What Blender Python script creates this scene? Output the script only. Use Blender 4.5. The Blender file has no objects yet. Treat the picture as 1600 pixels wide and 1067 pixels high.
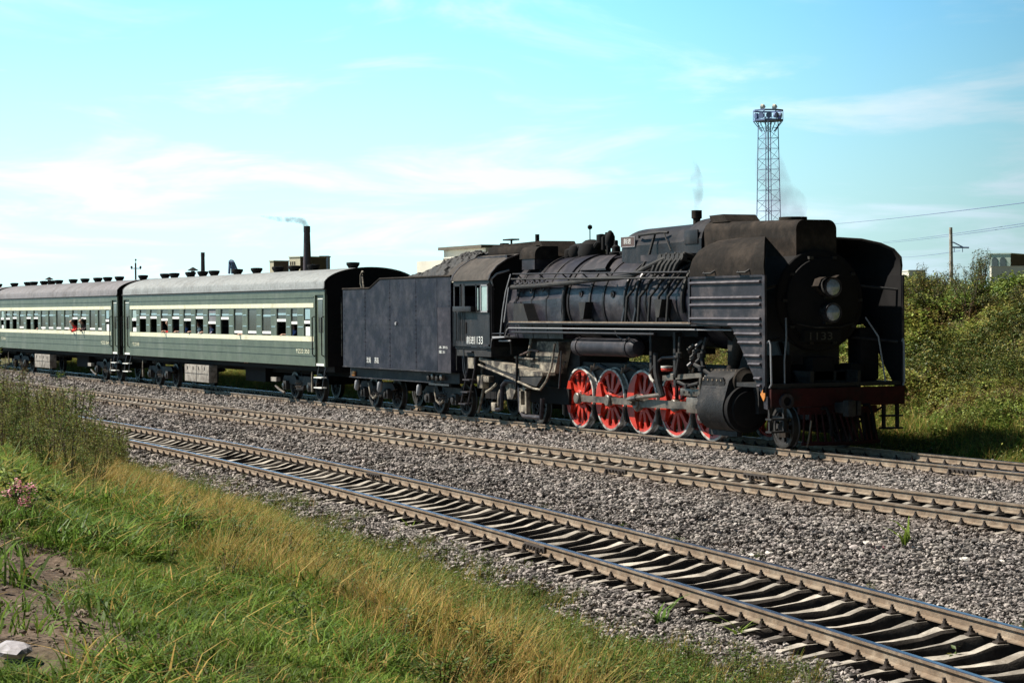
import bpy, bmesh, math, random
import numpy as np
from mathutils import Vector, Matrix
R=math.radians
rng=np.random.default_rng(7); random.seed(7)
scn=bpy.context.scene
COL=scn.collection

# ------------------------------------------------------------------ camera, sky, sun, exposure
F_PX,YAW,PITCH,ROLL=3433.05,1.130781,-0.0150961,-0.0072563
CAM=Vector((41.955,-25.407,2.962))
fw=Vector((-math.sin(YAW)*math.cos(PITCH),math.cos(YAW)*math.cos(PITCH),math.sin(PITCH)))
rt=Vector((math.cos(YAW),math.sin(YAW),0)); up=rt.cross(fw)
rt2=rt*math.cos(ROLL)+up*math.sin(ROLL); up2=-rt*math.sin(ROLL)+up*math.cos(ROLL)
cd=bpy.data.cameras.new('camera'); cam=bpy.data.objects.new('camera',cd); COL.objects.link(cam)
cd.sensor_width=36; cd.lens=F_PX/1600*36; cd.clip_start=.2; cd.clip_end=9000
cam.matrix_world=Matrix(((rt2.x,up2.x,-fw.x,CAM.x),(rt2.y,up2.y,-fw.y,CAM.y),(rt2.z,up2.z,-fw.z,CAM.z),(0,0,0,1)))
scn.camera=cam
SUN=Vector((.52,.68,-1.0)).normalized()          # the way the light travels
ELEV=math.asin(-SUN.z); AZ=math.atan2(-SUN.x,-SUN.y)
sl=bpy.data.lights.new('sun','SUN'); sl.energy=5.0; sl.angle=R(.5); sl.color=(1,.94,.84)
so=bpy.data.objects.new('sun',sl); COL.objects.link(so); so.rotation_euler=SUN.to_track_quat('-Z','Y').to_euler()
scn.view_settings.view_transform='Standard'; scn.view_settings.look='None'
scn.view_settings.exposure=0.75; scn.view_settings.gamma=1
W=bpy.data.worlds.new('World'); scn.world=W; W.use_nodes=True
wn=W.node_tree.nodes; wl=W.node_tree.links; wn.clear()
def wnode(t,**k):
    n=wn.new(t)
    for a,b in k.items(): setattr(n,a,b)
    return n
sky=wnode('ShaderNodeTexSky',sky_type='NISHITA',sun_disc=False,sun_elevation=ELEV,sun_rotation=AZ%(2*math.pi),altitude=100,air_density=1.3,dust_density=.6,ozone_density=2.0)
tint=wnode('ShaderNodeMix',data_type='RGBA',blend_type='MULTIPLY'); tint.inputs[0].default_value=1
tint.inputs[7].default_value=SKY_TINT=(.52,.99,1.30,1)
wl.new(sky.outputs[0],tint.inputs[6])
tc=wnode('ShaderNodeTexCoord'); sep=wnode('ShaderNodeSeparateXYZ'); wl.new(tc.outputs['Generated'],sep.inputs[0])
def wm(op,a,b=None,c=None):
    n=wnode('ShaderNodeMath',operation=op)
    for i,v in enumerate((a,b,c)):
        if v is None: continue
        if isinstance(v,(int,float)): n.inputs[i].default_value=v
        else: wl.new(v,n.inputs[i])
    return n.outputs[0]
# thin cirrus on a high layer: direction projected on a plane overhead
zz=wm('ADD',wm('MAXIMUM',sep.outputs[2],0),.16)
px=wm('DIVIDE',sep.outputs[0],zz); py=wm('DIVIDE',sep.outputs[1],zz)
cmb=wnode('ShaderNodeCombineXYZ'); wl.new(px,cmb.inputs[0]); wl.new(py,cmb.inputs[1])
mp=wnode('ShaderNodeMapping'); mp.inputs['Rotation'].default_value=(0,0,R(-64.8)); mp2=wnode('ShaderNodeMapping'); mp2.inputs['Scale'].default_value=(1.15,1.35,1); mp2.inputs['Location'].default_value=(5.2,2.3,0); wl.new(mp.outputs[0],mp2.inputs[0])
wl.new(cmb.outputs[0],mp.inputs[0])
n1=wnode('ShaderNodeTexNoise'); n1.inputs['Scale'].default_value=1.5; n1.inputs['Detail'].default_value=8; n1.inputs['Roughness'].default_value=.58; n1.inputs['Distortion'].default_value=.5
wl.new(mp2.outputs[0],n1.inputs['Vector'])
cr=wnode('ShaderNodeMapRange',interpolation_type='SMOOTHSTEP'); cr.inputs[1].default_value=.47; cr.inputs[2].default_value=.72; cr.inputs[3].default_value=0; cr.inputs[4].default_value=.75
wl.new(n1.outputs[0],cr.inputs[0])
# milky air low over the horizon
lowf=wnode('ShaderNodeMapRange',interpolation_type='SMOOTHSTEP'); lowf.inputs[1].default_value=.16; lowf.inputs[2].default_value=-.02; lowf.inputs[3].default_value=0; lowf.inputs[4].default_value=.52
wl.new(sep.outputs[2],lowf.inputs[0])
cl=wm('MINIMUM',wm('ADD',cr.outputs[0],lowf.outputs[0]),.9)
# clouds only brighten the lower third of the sky dome (cirrus sheet seen edge-on)
cmx=wnode('ShaderNodeMix',data_type='RGBA'); wl.new(cl,cmx.inputs[0]); wl.new(tint.outputs[2],cmx.inputs[6]); cmx.inputs[7].default_value=CLOUD=(5.2,6.7,7.5,1)
# sky dimmed overhead and away from the sun, shaped to cut ambient light
sd=wm('ADD',wm('MULTIPLY',sep.outputs[0],-SUN.x/math.hypot(SUN.x,SUN.y)),wm('MULTIPLY',sep.outputs[1],-SUN.y/math.hypot(SUN.x,SUN.y)))
az=wnode('ShaderNodeMapRange',interpolation_type='SMOOTHSTEP'); az.inputs[1].default_value=-.35; az.inputs[2].default_value=.32; az.inputs[3].default_value=.07; az.inputs[4].default_value=1; wl.new(sd,az.inputs[0])
ev=wnode('ShaderNodeMapRange',interpolation_type='SMOOTHSTEP'); ev.inputs[1].default_value=.165; ev.inputs[2].default_value=.34; ev.inputs[3].default_value=1; ev.inputs[4].default_value=.13; wl.new(sep.outputs[2],ev.inputs[0])
sky_dim=wm('MULTIPLY',az.outputs[0],ev.outputs[0])
fin=wnode('ShaderNodeMix',data_type='RGBA',blend_type='MULTIPLY'); fin.inputs[0].default_value=1; wl.new(cmx.outputs[2],fin.inputs[6])
gc=wnode('ShaderNodeCombineColor'); [wl.new(sky_dim,gc.inputs[i]) for i in range(3)]; wl.new(gc.outputs[0],fin.inputs[7])
bg=wnode('ShaderNodeBackground'); bg.inputs[1].default_value=.125; wl.new(fin.outputs[2],bg.inputs[0])
wo=wnode('ShaderNodeOutputWorld'); wl.new(bg.outputs[0],wo.inputs[0])

# ------------------------------------------------------------------ pixel helpers (only used to find real places in metres)
def ray(x,y): return fw+rt2*((x-800)/F_PX)-up2*((y-533.5)/F_PX)
def at_y(x,y,Y): d=ray(x,y); return CAM+d*((Y-CAM.y)/d.y)
def at_d(x,y,D): return CAM+ray(x,y)*D

# ------------------------------------------------------------------ materials
MATS={}
def mat(name,col,rough=.6,metal=0.,var=.25,vscale=3.,col2=None,c2amt=.5,c2scale=1.2,bump=0.,bscale=40.,spec=.5,island=0.,streak=False,transl=0.,coords='pos',objvar=0.):
    """procedural surface: base colour, fine value noise, patches of a second colour (dust, rust), bump"""
    m=bpy.data.materials.new(name); m.use_nodes=True; nt=m.node_tree; N=nt.nodes; L=nt.links
    b=N['Principled BSDF']; b.inputs['Roughness'].default_value=rough; b.inputs['Metallic'].default_value=metal; b.inputs['Specular IOR Level'].default_value=spec
    if coords=='pos': vec=N.new('ShaderNodeNewGeometry').outputs['Position']
    else: vec=N.new('ShaderNodeTexCoord').outputs['Object']
    if streak:
        mpn=N.new('ShaderNodeMapping'); mpn.inputs['Scale'].default_value=(1,1,.18); L.new(vec,mpn.inputs[0]); svec=mpn.outputs[0]
    else: svec=vec
    cur=None
    def mixc(f,a,c):
        n=N.new('ShaderNodeMix'); n.data_type='RGBA'
        if isinstance(f,float): n.inputs[0].default_value=f
        else: L.new(f,n.inputs[0])
        for i,v in ((6,a),(7,c)):
            if isinstance(v,tuple): n.inputs[i].default_value=(*v,1)
            else: L.new(v,n.inputs[i])
        return n.outputs[2]
    cur=tuple(col)
    if col2:
        nz=N.new('ShaderNodeTexNoise'); nz.inputs['Scale'].default_value=c2scale; nz.inputs['Detail'].default_value=6; nz.inputs['Roughness'].default_value=.65; L.new(svec,nz.inputs['Vector'])
        mr=N.new('ShaderNodeMapRange'); mr.inputs[1].default_value=.62-.35*c2amt; mr.inputs[2].default_value=.82-.35*c2amt; L.new(nz.outputs[0],mr.inputs[0])
        cur=mixc(mr.outputs[0],cur,tuple(col2))
    if var>0:
        nz=N.new('ShaderNodeTexNoise'); nz.inputs['Scale'].default_value=vscale; nz.inputs['Detail'].default_value=8; nz.inputs['Roughness'].default_value=.7; L.new(vec,nz.inputs['Vector'])
        mr=N.new('ShaderNodeMapRange'); mr.inputs[1].default_value=.3; mr.inputs[2].default_value=.7; mr.inputs[3].default_value=1-var; mr.inputs[4].default_value=1+var; L.new(nz.outputs[0],mr.inputs[0])
        hv=N.new('ShaderNodeHueSaturation'); L.new(mr.outputs[0],hv.inputs['Value'])
        if isinstance(cur,tuple): hv.inputs['Color'].default_value=(*cur,1)
        else: L.new(cur,hv.inputs['Color'])
        cur=hv.outputs[0]
    if island>0:
        g=N.new('ShaderNodeNewGeometry'); mr=N.new('ShaderNodeMapRange'); mr.inputs[3].default_value=1-island; mr.inputs[4].default_value=1+island*1.2; pw=N.new('ShaderNodeMath'); pw.operation='POWER'; pw.inputs[1].default_value=1.6 if name=='stone' else 1.1; L.new(g.outputs['Random Per Island'],pw.inputs[0]); L.new(pw.outputs[0],mr.inputs[0])
        hv=N.new('ShaderNodeHueSaturation'); L.new(mr.outputs[0],hv.inputs['Value'])
        oi=N.new('ShaderNodeObjectInfo'); mr2=N.new('ShaderNodeMapRange'); mr2.inputs[3].default_value=.485; mr2.inputs[4].default_value=.515; L.new(oi.outputs['Random'],mr2.inputs[0]); L.new(mr2.outputs[0],hv.inputs['Hue'])
        if isinstance(cur,tuple): hv.inputs['Color'].default_value=(*cur,1)
        else: L.new(cur,hv.inputs['Color'])
        cur=hv.outputs[0]
    if name=='stone':      # rust and oil from the wheels stain the stones along the two busy tracks
        sx=N.new('ShaderNodeSeparateXYZ'); L.new(vec,sx.inputs[0])
        def ab(off): q=N.new('ShaderNodeMath'); q.operation='ADD'; q.inputs[1].default_value=off; L.new(sx.outputs[1],q.inputs[0]); w=N.new('ShaderNodeMath'); w.operation='ABSOLUTE'; L.new(q.outputs[0],w.inputs[0]); return w.outputs[0]
        mn=N.new('ShaderNodeMath'); mn.operation='MINIMUM'; L.new(ab(0),mn.inputs[0]); L.new(ab(5.432),mn.inputs[1])
        mr=N.new('ShaderNodeMapRange'); mr.inputs[1].default_value=1.9; mr.inputs[2].default_value=.8; mr.inputs[3].default_value=0; mr.inputs[4].default_value=.6; L.new(mn.outputs[0],mr.inputs[0]); cur=mixc(mr.outputs[0],cur,(.115,.078,.052))
    if objvar>0:
        oi=N.new('ShaderNodeObjectInfo'); mr=N.new('ShaderNodeMapRange'); mr.inputs[3].default_value=1-objvar; mr.inputs[4].default_value=1+objvar; L.new(oi.outputs['Random'],mr.inputs[0]); hv=N.new('ShaderNodeHueSaturation'); L.new(mr.outputs[0],hv.inputs['Value']); L.new(cur,hv.inputs['Color']); cur=hv.outputs[0]
    if isinstance(cur,tuple): b.inputs['Base Color'].default_value=(*cur,1)
    else: L.new(cur,b.inputs['Base Color'])
    if bump>0:
        nz=N.new('ShaderNodeTexNoise'); nz.inputs['Scale'].default_value=bscale; nz.inputs['Detail'].default_value=5; L.new(vec,nz.inputs['Vector'])
        bp=N.new('ShaderNodeBump'); bp.inputs['Strength'].default_value=bump; bp.inputs['Distance'].default_value=.02; L.new(nz.outputs[0],bp.inputs['Height']); L.new(bp.outputs[0],b.inputs['Normal'])
    if transl>0:
        tr=N.new('ShaderNodeBsdfTranslucent'); mx=N.new('ShaderNodeMixShader'); mx.inputs[0].default_value=transl
        if isinstance(cur,tuple): tr.inputs[0].default_value=(*cur,1)
        else: L.new(cur,tr.inputs[0])
        L.new(b.outputs[0],mx.inputs[1]); L.new(tr.outputs[0],mx.inputs[2]); L.new(mx.outputs[0],N['Material Output'].inputs[0])
    MATS[name]=m; return m
mat('loco_black',(.013,.0115,.013),.5,0,.55,2.5,(.042,.035,.033),.38,1.6,.3,18,streak=True,spec=.28)
mat('boiler_black',(.015,.0135,.020),.42,0,.55,2.2,(.062,.055,.058),.44,1.3,.35,14,spec=.35)
mat('tender_black',(.009,.0085,.016),.55,0,.55,3.2,(.038,.035,.043),.5,1.3,.3,25,spec=.22)
mat('deflector_grey',(.025,.023,.028),.55,0,.4,3,(.066,.054,.054),.42,1.5,.2,30,spec=.25)
mat('patch_grey',(.030,.026,.034),.6,0,.4,3,(.055,.048,.054),.45,1.5,.2,30,spec=.2)
mat('cylinder_black',(.014,.013,.013),.6,0,.5,4,(.05,.043,.038),.42,2.2,.5,22,spec=.2)
mat('rib_lit',(.062,.054,.064),.45,0,.3,4,(.14,.12,.12),.4,2.,.1,30)  # paler than the plate: sunlight on the ribs put into the colour
mat('sooty_brown',(.018,.0145,.012),.9,0,.4,6,(.042,.032,.025),.5,1.4,.4,40,spec=.15)
mat('frame_black',(.011,.010,.010),.75,0,.4,5,(.04,.036,.03),.35,2.,.3,30)
mat('matt_black',(.008,.007,.007),.85,0,.3,5,spec=.25)
mat('oily_steel',(.15,.125,.10),.45,.2,.3,9,(.04,.032,.026),.5,3.)
mat('dark_steel',(.06,.058,.06),.4,.6,.3,9)
mat('wheel_red',(.46,.028,.010),.5,0,.25,5,(.16,.02,.012),.25,3.)
mat('tyre_white',(.50,.47,.42),.6,0,.3,6,(.07,.06,.05),.52,4.)
mat('tyre_steel',(.06,.055,.05),.5,.4,.3,8)
mat('lime_dust',(.36,.31,.235),.85,0,.4,6,(.04,.032,.026),.72,2.6,.4,20)
mat('beam_red',(.042,.008,.007),.8,0,.3,5,(.02,.012,.01),.5,2.,spec=.2)
mat('orange_paint',(.62,.22,.03),.6,0,.25,12,(.25,.1,.04),.4,9.)
mat('plate_brown',(.085,.05,.04),.6,0,.3,10)
mat('white_paint',(.74,.74,.70),.6,0,.15,10,(.4,.38,.33),.2,6.)
mat('grey_paint',(.28,.275,.28),.55,0,.2,8)
mat('glass_dark',(.050,.060,.058),.10,0,.3,2,spec=.6)
mat('glass_pale',(.30,.40,.38),.12,0,.2,4,spec=.8)
mat('lens',(.32,.36,.40),.10,.3,.3,14)
mat('coal',(.007,.007,.007),.7,0,.4,14,bump=.8,bscale=14)
mat('coach_green',(.083,.100,.066),.45,0,.3,2.6,(.128,.140,.105),.35,1.2,.08,30,streak=True)
mat('coach_cream',(.70,.67,.48),.5,0,.14,4,(.55,.5,.33),.25,1.7)
mat('coach_roof',(.23,.24,.235),.75,0,.3,9,(.14,.14,.135),.35,.8,.2,25)
mat('cab_roof',(.062,.054,.047),.85,0,.35,5,(.11,.092,.08),.45,.9,.3,30,spec=.2)
mat('coach_roof_brown',(.165,.155,.16),.8,0,.25,5,(.11,.10,.10),.4,.8,.2,25)
mat('sash_white',(.78,.77,.72),.5,0,.1,8)
mat('window_blue',(.28,.40,.42),.4,0,.15,8)
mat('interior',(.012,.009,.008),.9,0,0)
mat('curtain_grey',(.16,.16,.17),.9,0,.3,9)
mat('battery_box',(.30,.27,.23),.8,0,.3,8,(.13,.105,.085),.5,3.5)
mat('rail_rust',(.18,.128,.084),.75,0,.35,9,(.27,.215,.155),.5,3.,.3,60)
mat('rail_top',(.45,.47,.55),.25,1.0,.2,6)
mat('rail_top_dull',(.21,.17,.13),.45,.6,.25,6)
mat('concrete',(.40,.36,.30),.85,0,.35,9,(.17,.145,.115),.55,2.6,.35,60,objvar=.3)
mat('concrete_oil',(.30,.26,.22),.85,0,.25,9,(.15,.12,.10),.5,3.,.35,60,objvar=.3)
mat('clip_rust',(.045,.034,.027),.75,0,.3,15)
mat('stone',(.200,.177,.162),.85,0,.4,7,(.30,.265,.235),.4,2.5,island=.85)
mat('white_rock',(.62,.58,.52),.8,0,.2,9)
mat('pink_litter',(.62,.25,.32),.7,0,.2,9)
mat('grass_green',(.138,.218,.032),.5,0,.25,1.2,(.090,.150,.028),.5,.7,island=.45,transl=.35,spec=.15)
mat('grass_gold',(.42,.285,.085),.6,0,.2,1.2,(.27,.215,.06),.45,.9,island=.4,transl=.3,spec=.15)
mat('leaf_dark',(.070,.105,.024),.5,0,.25,1.2,(.085,.108,.030),.5,.9,island=.5,transl=.2,spec=.2)
mat('leaf_olive',(.25,.235,.055),.55,0,.25,.9,(.235,.165,.050),.45,.6,island=.5,transl=.25,spec=.2)
mat('leaf_bright',(.245,.315,.066),.45,0,.25,.9,(.24,.26,.07),.5,.7,island=.5,transl=.3,spec=.2)
mat('leaf_grey',(.105,.118,.066),.6,0,.25,1.,island=.4,transl=.2,spec=.2)
mat('leaf_brown',(.15,.095,.040),.6,0,.25,.9,(.22,.13,.06),.45,.6,island=.5,transl=.2,spec=.2)
mat('sleeper_side_shade',(.045,.038,.032),.9,0,.35,9,(.10,.085,.07),.35,3.,.3,60,spec=.2)  # sleeper flanks painted dark, their shade put into the colour
mat('leaf_grass',(.082,.145,.022),.5,0,.25,.9,island=.5,transl=.25,spec=.2)
mat('stem_brown',(.10,.065,.035),.8,0,.3,8)
mat('petal_pink',(.72,.33,.38),.6,0,.2,20,island=.3,transl=.3)
mat('brick_dark',(.075,.062,.075),.85,0,.3,2.)
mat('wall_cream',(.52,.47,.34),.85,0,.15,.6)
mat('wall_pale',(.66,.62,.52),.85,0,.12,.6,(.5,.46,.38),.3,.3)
mat('shade_wall_dark_roof',(.10,.085,.065),.85,0,.2,.6)  # painted shade on walls turned from the sun; plain dark on roof edges
mat('wall_green',(.46,.55,.46),.85,0,.12,.6)
mat('wall_blue',(.30,.36,.46),.85,0,.12,.6)
mat('hazy_steel',(.13,.18,.32),.6,0,.2,.5)  # blue haze of distance put into the colour
mat('wood_pole',(.09,.08,.075),.85,0,.2,3)
mat('skin',(.50,.30,.21),.6,0,.1,20)
mat('hair',(.012,.010,.009),.5,0,0)
for n_,c_ in (('cloth_red',(.75,.03,.025)),('cloth_blue',(.13,.16,.33)),('cloth_white',(.68,.68,.66)),('cloth_dark',(.05,.025,.025)),('cloth_lilac',(.36,.34,.46))): mat(n_,c_,.85,0,.15,14)
mat('rock_grey',(.33,.31,.325),.85,0,.3,6,(.2,.18,.18),.4,5.,.4,20)
mat('wood_plank',(.50,.46,.38),.85,0,.25,7,bump=.3)

# ------------------------------------------------------------------ mesh builder
ORG={}
def empty(name,loc=(0,0,0),label=None,cat=None,group=None):
    o=bpy.data.objects.new(name,None); COL.objects.link(o); o.location=loc; o.empty_display_size=.3; ORG[o.name]=Vector(loc)
    if label: tag(o,label,cat,group)
    return o
def tag(o,label=None,cat=None,group=None,kind=None):
    if label: o['label']=label
    if cat: o['category']=cat
    if group: o['group']=group
    if kind: o['kind']=kind
    return o
class MB:
    def __init__(s): s.v=[]; s.f=[]; s.m=[]; s.cm=0; s.mats=[]
    def mat(s,name):
        if name not in s.mats: s.mats.append(name)
        s.cm=s.mats.index(name); return s
    def add(s,vs,fs):
        o=len(s.v); s.v+= [tuple(v) for v in vs]; s.f+=[tuple(i+o for i in f) for f in fs]; s.m+=[s.cm]*len(fs); return s
    def box(s,x0,x1,y0,y1,z0,z1,b=0.):
        x0,x1=min(x0,x1),max(x0,x1); y0,y1=min(y0,y1),max(y0,y1); z0,z1=min(z0,z1),max(z0,z1)
        if b<=0:
            v=[(x,y,z) for x in(x0,x1) for y in(y0,y1) for z in(z0,z1)]
            return s.add(v,[(0,1,3,2),(4,6,7,5),(0,4,5,1),(2,3,7,6),(0,2,6,4),(1,5,7,3)])
        bm=bmesh.new(); bmesh.ops.create_cube(bm,size=1)
        for v in bm.verts: v.co=Vector(((x0+x1)/2+v.co.x*(x1-x0),(y0+y1)/2+v.co.y*(y1-y0),(z0+z1)/2+v.co.z*(z1-z0)))
        bmesh.ops.bevel(bm,geom=bm.edges[:],offset=b,segments=2,affect='EDGES',profile=.6)
        bm.verts.index_update(); s.add([v.co[:] for v in bm.verts],[[v.index for v in f.verts] for f in bm.faces]); bm.free(); return s
    def prism(s,poly,a,b,ax='y'):
        """extrude a 2-D polygon; ax='y': poly in (x,z); ax='x': poly in (y,z); ax='z': poly in (x,y)"""
        n=len(poly)
        def P(p,t): return {'y':(p[0],t,p[1]),'x':(t,p[0],p[1]),'z':(p[0],p[1],t)}[ax]
        v=[P(p,a) for p in poly]+[P(p,b) for p in poly]
        f=[(i,(i+1)%n,n+(i+1)%n,n+i) for i in range(n)]+[tuple(range(n-1,-1,-1)),tuple(range(n,2*n))]
        return s.add(v,f)
    def tube(s,path,r,n=8,cap=True):
        path=[Vector(p) for p in path]; rs=r if isinstance(r,(list,tuple)) else [r]*len(path)
        k=len(path); T=[]
        for i in range(k):
            t=(path[min(i+1,k-1)]-path[max(i-1,0)]); T.append(t.normalized() if t.length>1e-9 else Vector((0,0,1)))
        a=Vector((0,0,1)) if abs(T[0].z)<.9 else Vector((1,0,0)); u=T[0].cross(a).normalized(); V=[]; 
        for i in range(k):
            u=(u-T[i]*u.dot(T[i])); u=u.normalized() if u.length>1e-6 else T[i].orthogonal().normalized(); w=T[i].cross(u)
            for j in range(n):
                an=2*math.pi*j/n; V.append(path[i]+(u*math.cos(an)+w*math.sin(an))*rs[i])
        f=[(i*n+j,i*n+(j+1)%n,(i+1)*n+(j+1)%n,(i+1)*n+j) for i in range(k-1) for j in range(n)]
        if cap: f+=[tuple(range(n-1,-1,-1)),tuple((k-1)*n+j for j in range(n))]
        return s.add(V,f)
    def lathe(s,prof,c,ax,n=24,closed=False):
        """prof: (radius, distance along axis)"""
        ax=Vector(ax).normalized(); a=Vector((0,0,1)) if abs(ax.z)<.9 else Vector((1,0,0)); u=ax.cross(a).normalized(); w=ax.cross(u); c=Vector(c)
        V=[]; k=len(prof)
        for (r,d) in prof:
            for j in range(n):
                an=2*math.pi*j/n; V.append(c+ax*d+(u*math.cos(an)+w*math.sin(an))*max(r,1e-4))
        m=k if closed else k-1
        f=[(i*n+j,i*n+(j+1)%n,((i+1)%k)*n+(j+1)%n,((i+1)%k)*n+j) for i in range(m) for j in range(n)]
        if not closed:
            f+=[tuple(range(n-1,-1,-1)),tuple((k-1)*n+j for j in range(n))]
        return s.add(V,f)
    def cyl(s,p0,p1,r,n=16): return s.tube([p0,p1],r,n)
    def sheet(s,prof,x0,x1,t,ax='x'):
        """bend a plate of thickness t along an open (y,z) profile from x0 to x1"""
        pr=[Vector((p[0],p[1])) for p in prof]; out=[]; k=len(pr)
        for i in range(k):
            d=(pr[min(i+1,k-1)]-pr[max(i-1,0)]).normalized(); nrm=Vector((-d.y,d.x)); out.append(pr[i]+nrm*t)
        x0=x0 if isinstance(x0,(list,tuple)) else [x0]*k; x1=x1 if isinstance(x1,(list,tuple)) else [x1]*k
        V=[(x0[i],pr[i].x,pr[i].y) for i in range(k)]+[(x1[i],pr[i].x,pr[i].y) for i in range(k)]+[(x0[i],out[i].x,out[i].y) for i in range(k)]+[(x1[i],out[i].x,out[i].y) for i in range(k)]
        f=[]
        for i in range(k-1):
            f+=[(i,i+1,k+i+1,k+i),(2*k+i,3*k+i,3*k+i+1,2*k+i+1),(i,2*k+i,2*k+i+1,i+1),(k+i,k+i+1,3*k+i+1,3*k+i)]
        f+=[(0,k,3*k,2*k),(k-1,2*k+k-1,3*k+k-1,k+k-1)]
        return s.add(V,f)
    def mirror_y(s):
        n=len(s.v); s.v+=[(x,-y,z) for x,y,z in s.v]; s.f+=[tuple(i+n for i in reversed(f)) for f in s.f]; s.m+=s.m[:]; return s
    def build(s,name,mt=None,parent=None,smooth=35,org=None):
        o0=ORG[parent.name] if parent else Vector(org or (0,0,0))
        me=bpy.data.meshes.new(name)
        V=[(v[0]-o0.x,v[1]-o0.y,v[2]-o0.z) for v in s.v]
        me.from_pydata(V,[],s.f)
        names=s.mats if s.mats else [mt]
        for q in names: me.materials.append(MATS[q])
        if s.mats: me.polygons.foreach_set('material_index',s.m)
        bm=bmesh.new(); bm.from_mesh(me); bmesh.ops.recalc_face_normals(bm,faces=bm.faces[:]); bm.to_mesh(me); bm.free()
        if smooth:
            me.polygons.foreach_set('use_smooth',[True]*len(me.polygons)); me.set_sharp_from_angle(angle=R(smooth))
        ob=bpy.data.objects.new(name,me); COL.objects.link(ob)
        if parent: ob.parent=parent
        else: ob.location=o0
        ORG[ob.name]=o0
        return ob
def copy_tree(o,parent=None,dx=None):
    c=o.copy(); COL.objects.link(c); ORG[c.name]=ORG[o.name]
    if parent: c.parent=parent
    elif dx is not None: c.location=o.location+Vector(dx); ORG[c.name]=ORG[o.name]+Vector(dx)
    for ch in o.children[:]: copy_tree(ch,c)
    return c
def circ(cy,cz,r,a0,a1,n):
    return [(cy+r*math.cos(a0+(a1-a0)*i/n),cz+r*math.sin(a0+(a1-a0)*i/n)) for i in range(n+1)]
def hull(pts):
    pts=sorted(set(pts)); 
    def half(ps):
        h=[]
        for p in ps:
            while len(h)>1 and (h[-1][0]-h[-2][0])*(p[1]-h[-2][1])-(h[-1][1]-h[-2][1])*(p[0]-h[-2][0])<=0: h.pop()
            h.append(p)
        return h[:-1]
    return half(pts)+half(pts[::-1])
def text(body,name,size,loc,parent,mt,width=None,face='-y',ext=.004):
    """raised lettering standing on a wall that faces -y"""
    cu=bpy.data.curves.new(name,'FONT'); cu.body=body; cu.size=size; cu.align_x='LEFT'; cu.align_y='BOTTOM_BASELINE' if False else 'BOTTOM'; cu.extrude=ext
    ob=bpy.data.objects.new(name,cu); COL.objects.link(ob)
    dg=bpy.context.evaluated_depsgraph_get(); me=bpy.data.meshes.new_from_object(ob.evaluated_get(dg)); bpy.data.objects.remove(ob); bpy.data.curves.remove(cu)
    if not len(me.vertices): return None
    co=np.empty(len(me.vertices)*3); me.vertices.foreach_get('co',co); co=co.reshape(-1,3)
    co[:,0]-=co[:,0].min(); co[:,1]-=co[:,1].min(); w=co[:,0].max(); h=co[:,1].max()
    sx=width/w if width else 1; sy=size/h
    q=np.stack([co[:,0]*sx,-co[:,2],co[:,1]*sy],1) if face=='-y' else np.stack([co[:,2],co[:,0]*sx,co[:,1]*sy],1)
    o0=ORG[parent.name]; q+=np.array(loc)-np.array(o0)
    me.vertices.foreach_set('co',q.ravel()); me.materials.clear(); me.materials.append(MATS[mt])
    r=bpy.data.objects.new(name,me); COL.objects.link(r); r.parent=parent; ORG[r.name]=o0
    return r
# ------------------------------------------------------------------ the lie of the land
Y_MID=-5.432
def yc(X):
    """centre line of the near track: straight beside the main line, then swinging away towards the camera"""
    X=np.asarray(X,float); d=np.maximum(X+14.6,0); e=np.maximum(X-34,0)
    return -10.13-.001735*np.where(e>0,(48.6**2)+2*48.6*e,d*d)
def lerp(x,xs,ys): return np.interp(x,xs,ys)
def sst(x,a,b):
    t=np.clip((x-a)/(b-a),0,1); return t*t*(3-2*t)
def vnoise(x,y,sc,seed=0):
    """cheap smooth value noise for terrain and planting"""
    x=np.asarray(x,float)*sc; y=np.asarray(y,float)*sc; xi=np.floor(x).astype(int); yi=np.floor(y).astype(int); fx=x-xi; fy=y-yi; fx=fx*fx*(3-2*fx); fy=fy*fy*(3-2*fy)
    def h(a,b):
        n=(a*374761393+b*668265263+seed*982451653)&0x7fffffff; n=((n^(n>>13))*1274126177)&0x7fffffff; return ((n^(n>>16))&0xffff)/65535.
    return (h(xi,yi)*(1-fx)+h(xi+1,yi)*fx)*(1-fy)+(h(xi,yi+1)*(1-fx)+h(xi+1,yi+1)*fx)*fy
def crest(X): return .5+.5*sst(X,-60,-12)
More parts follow.
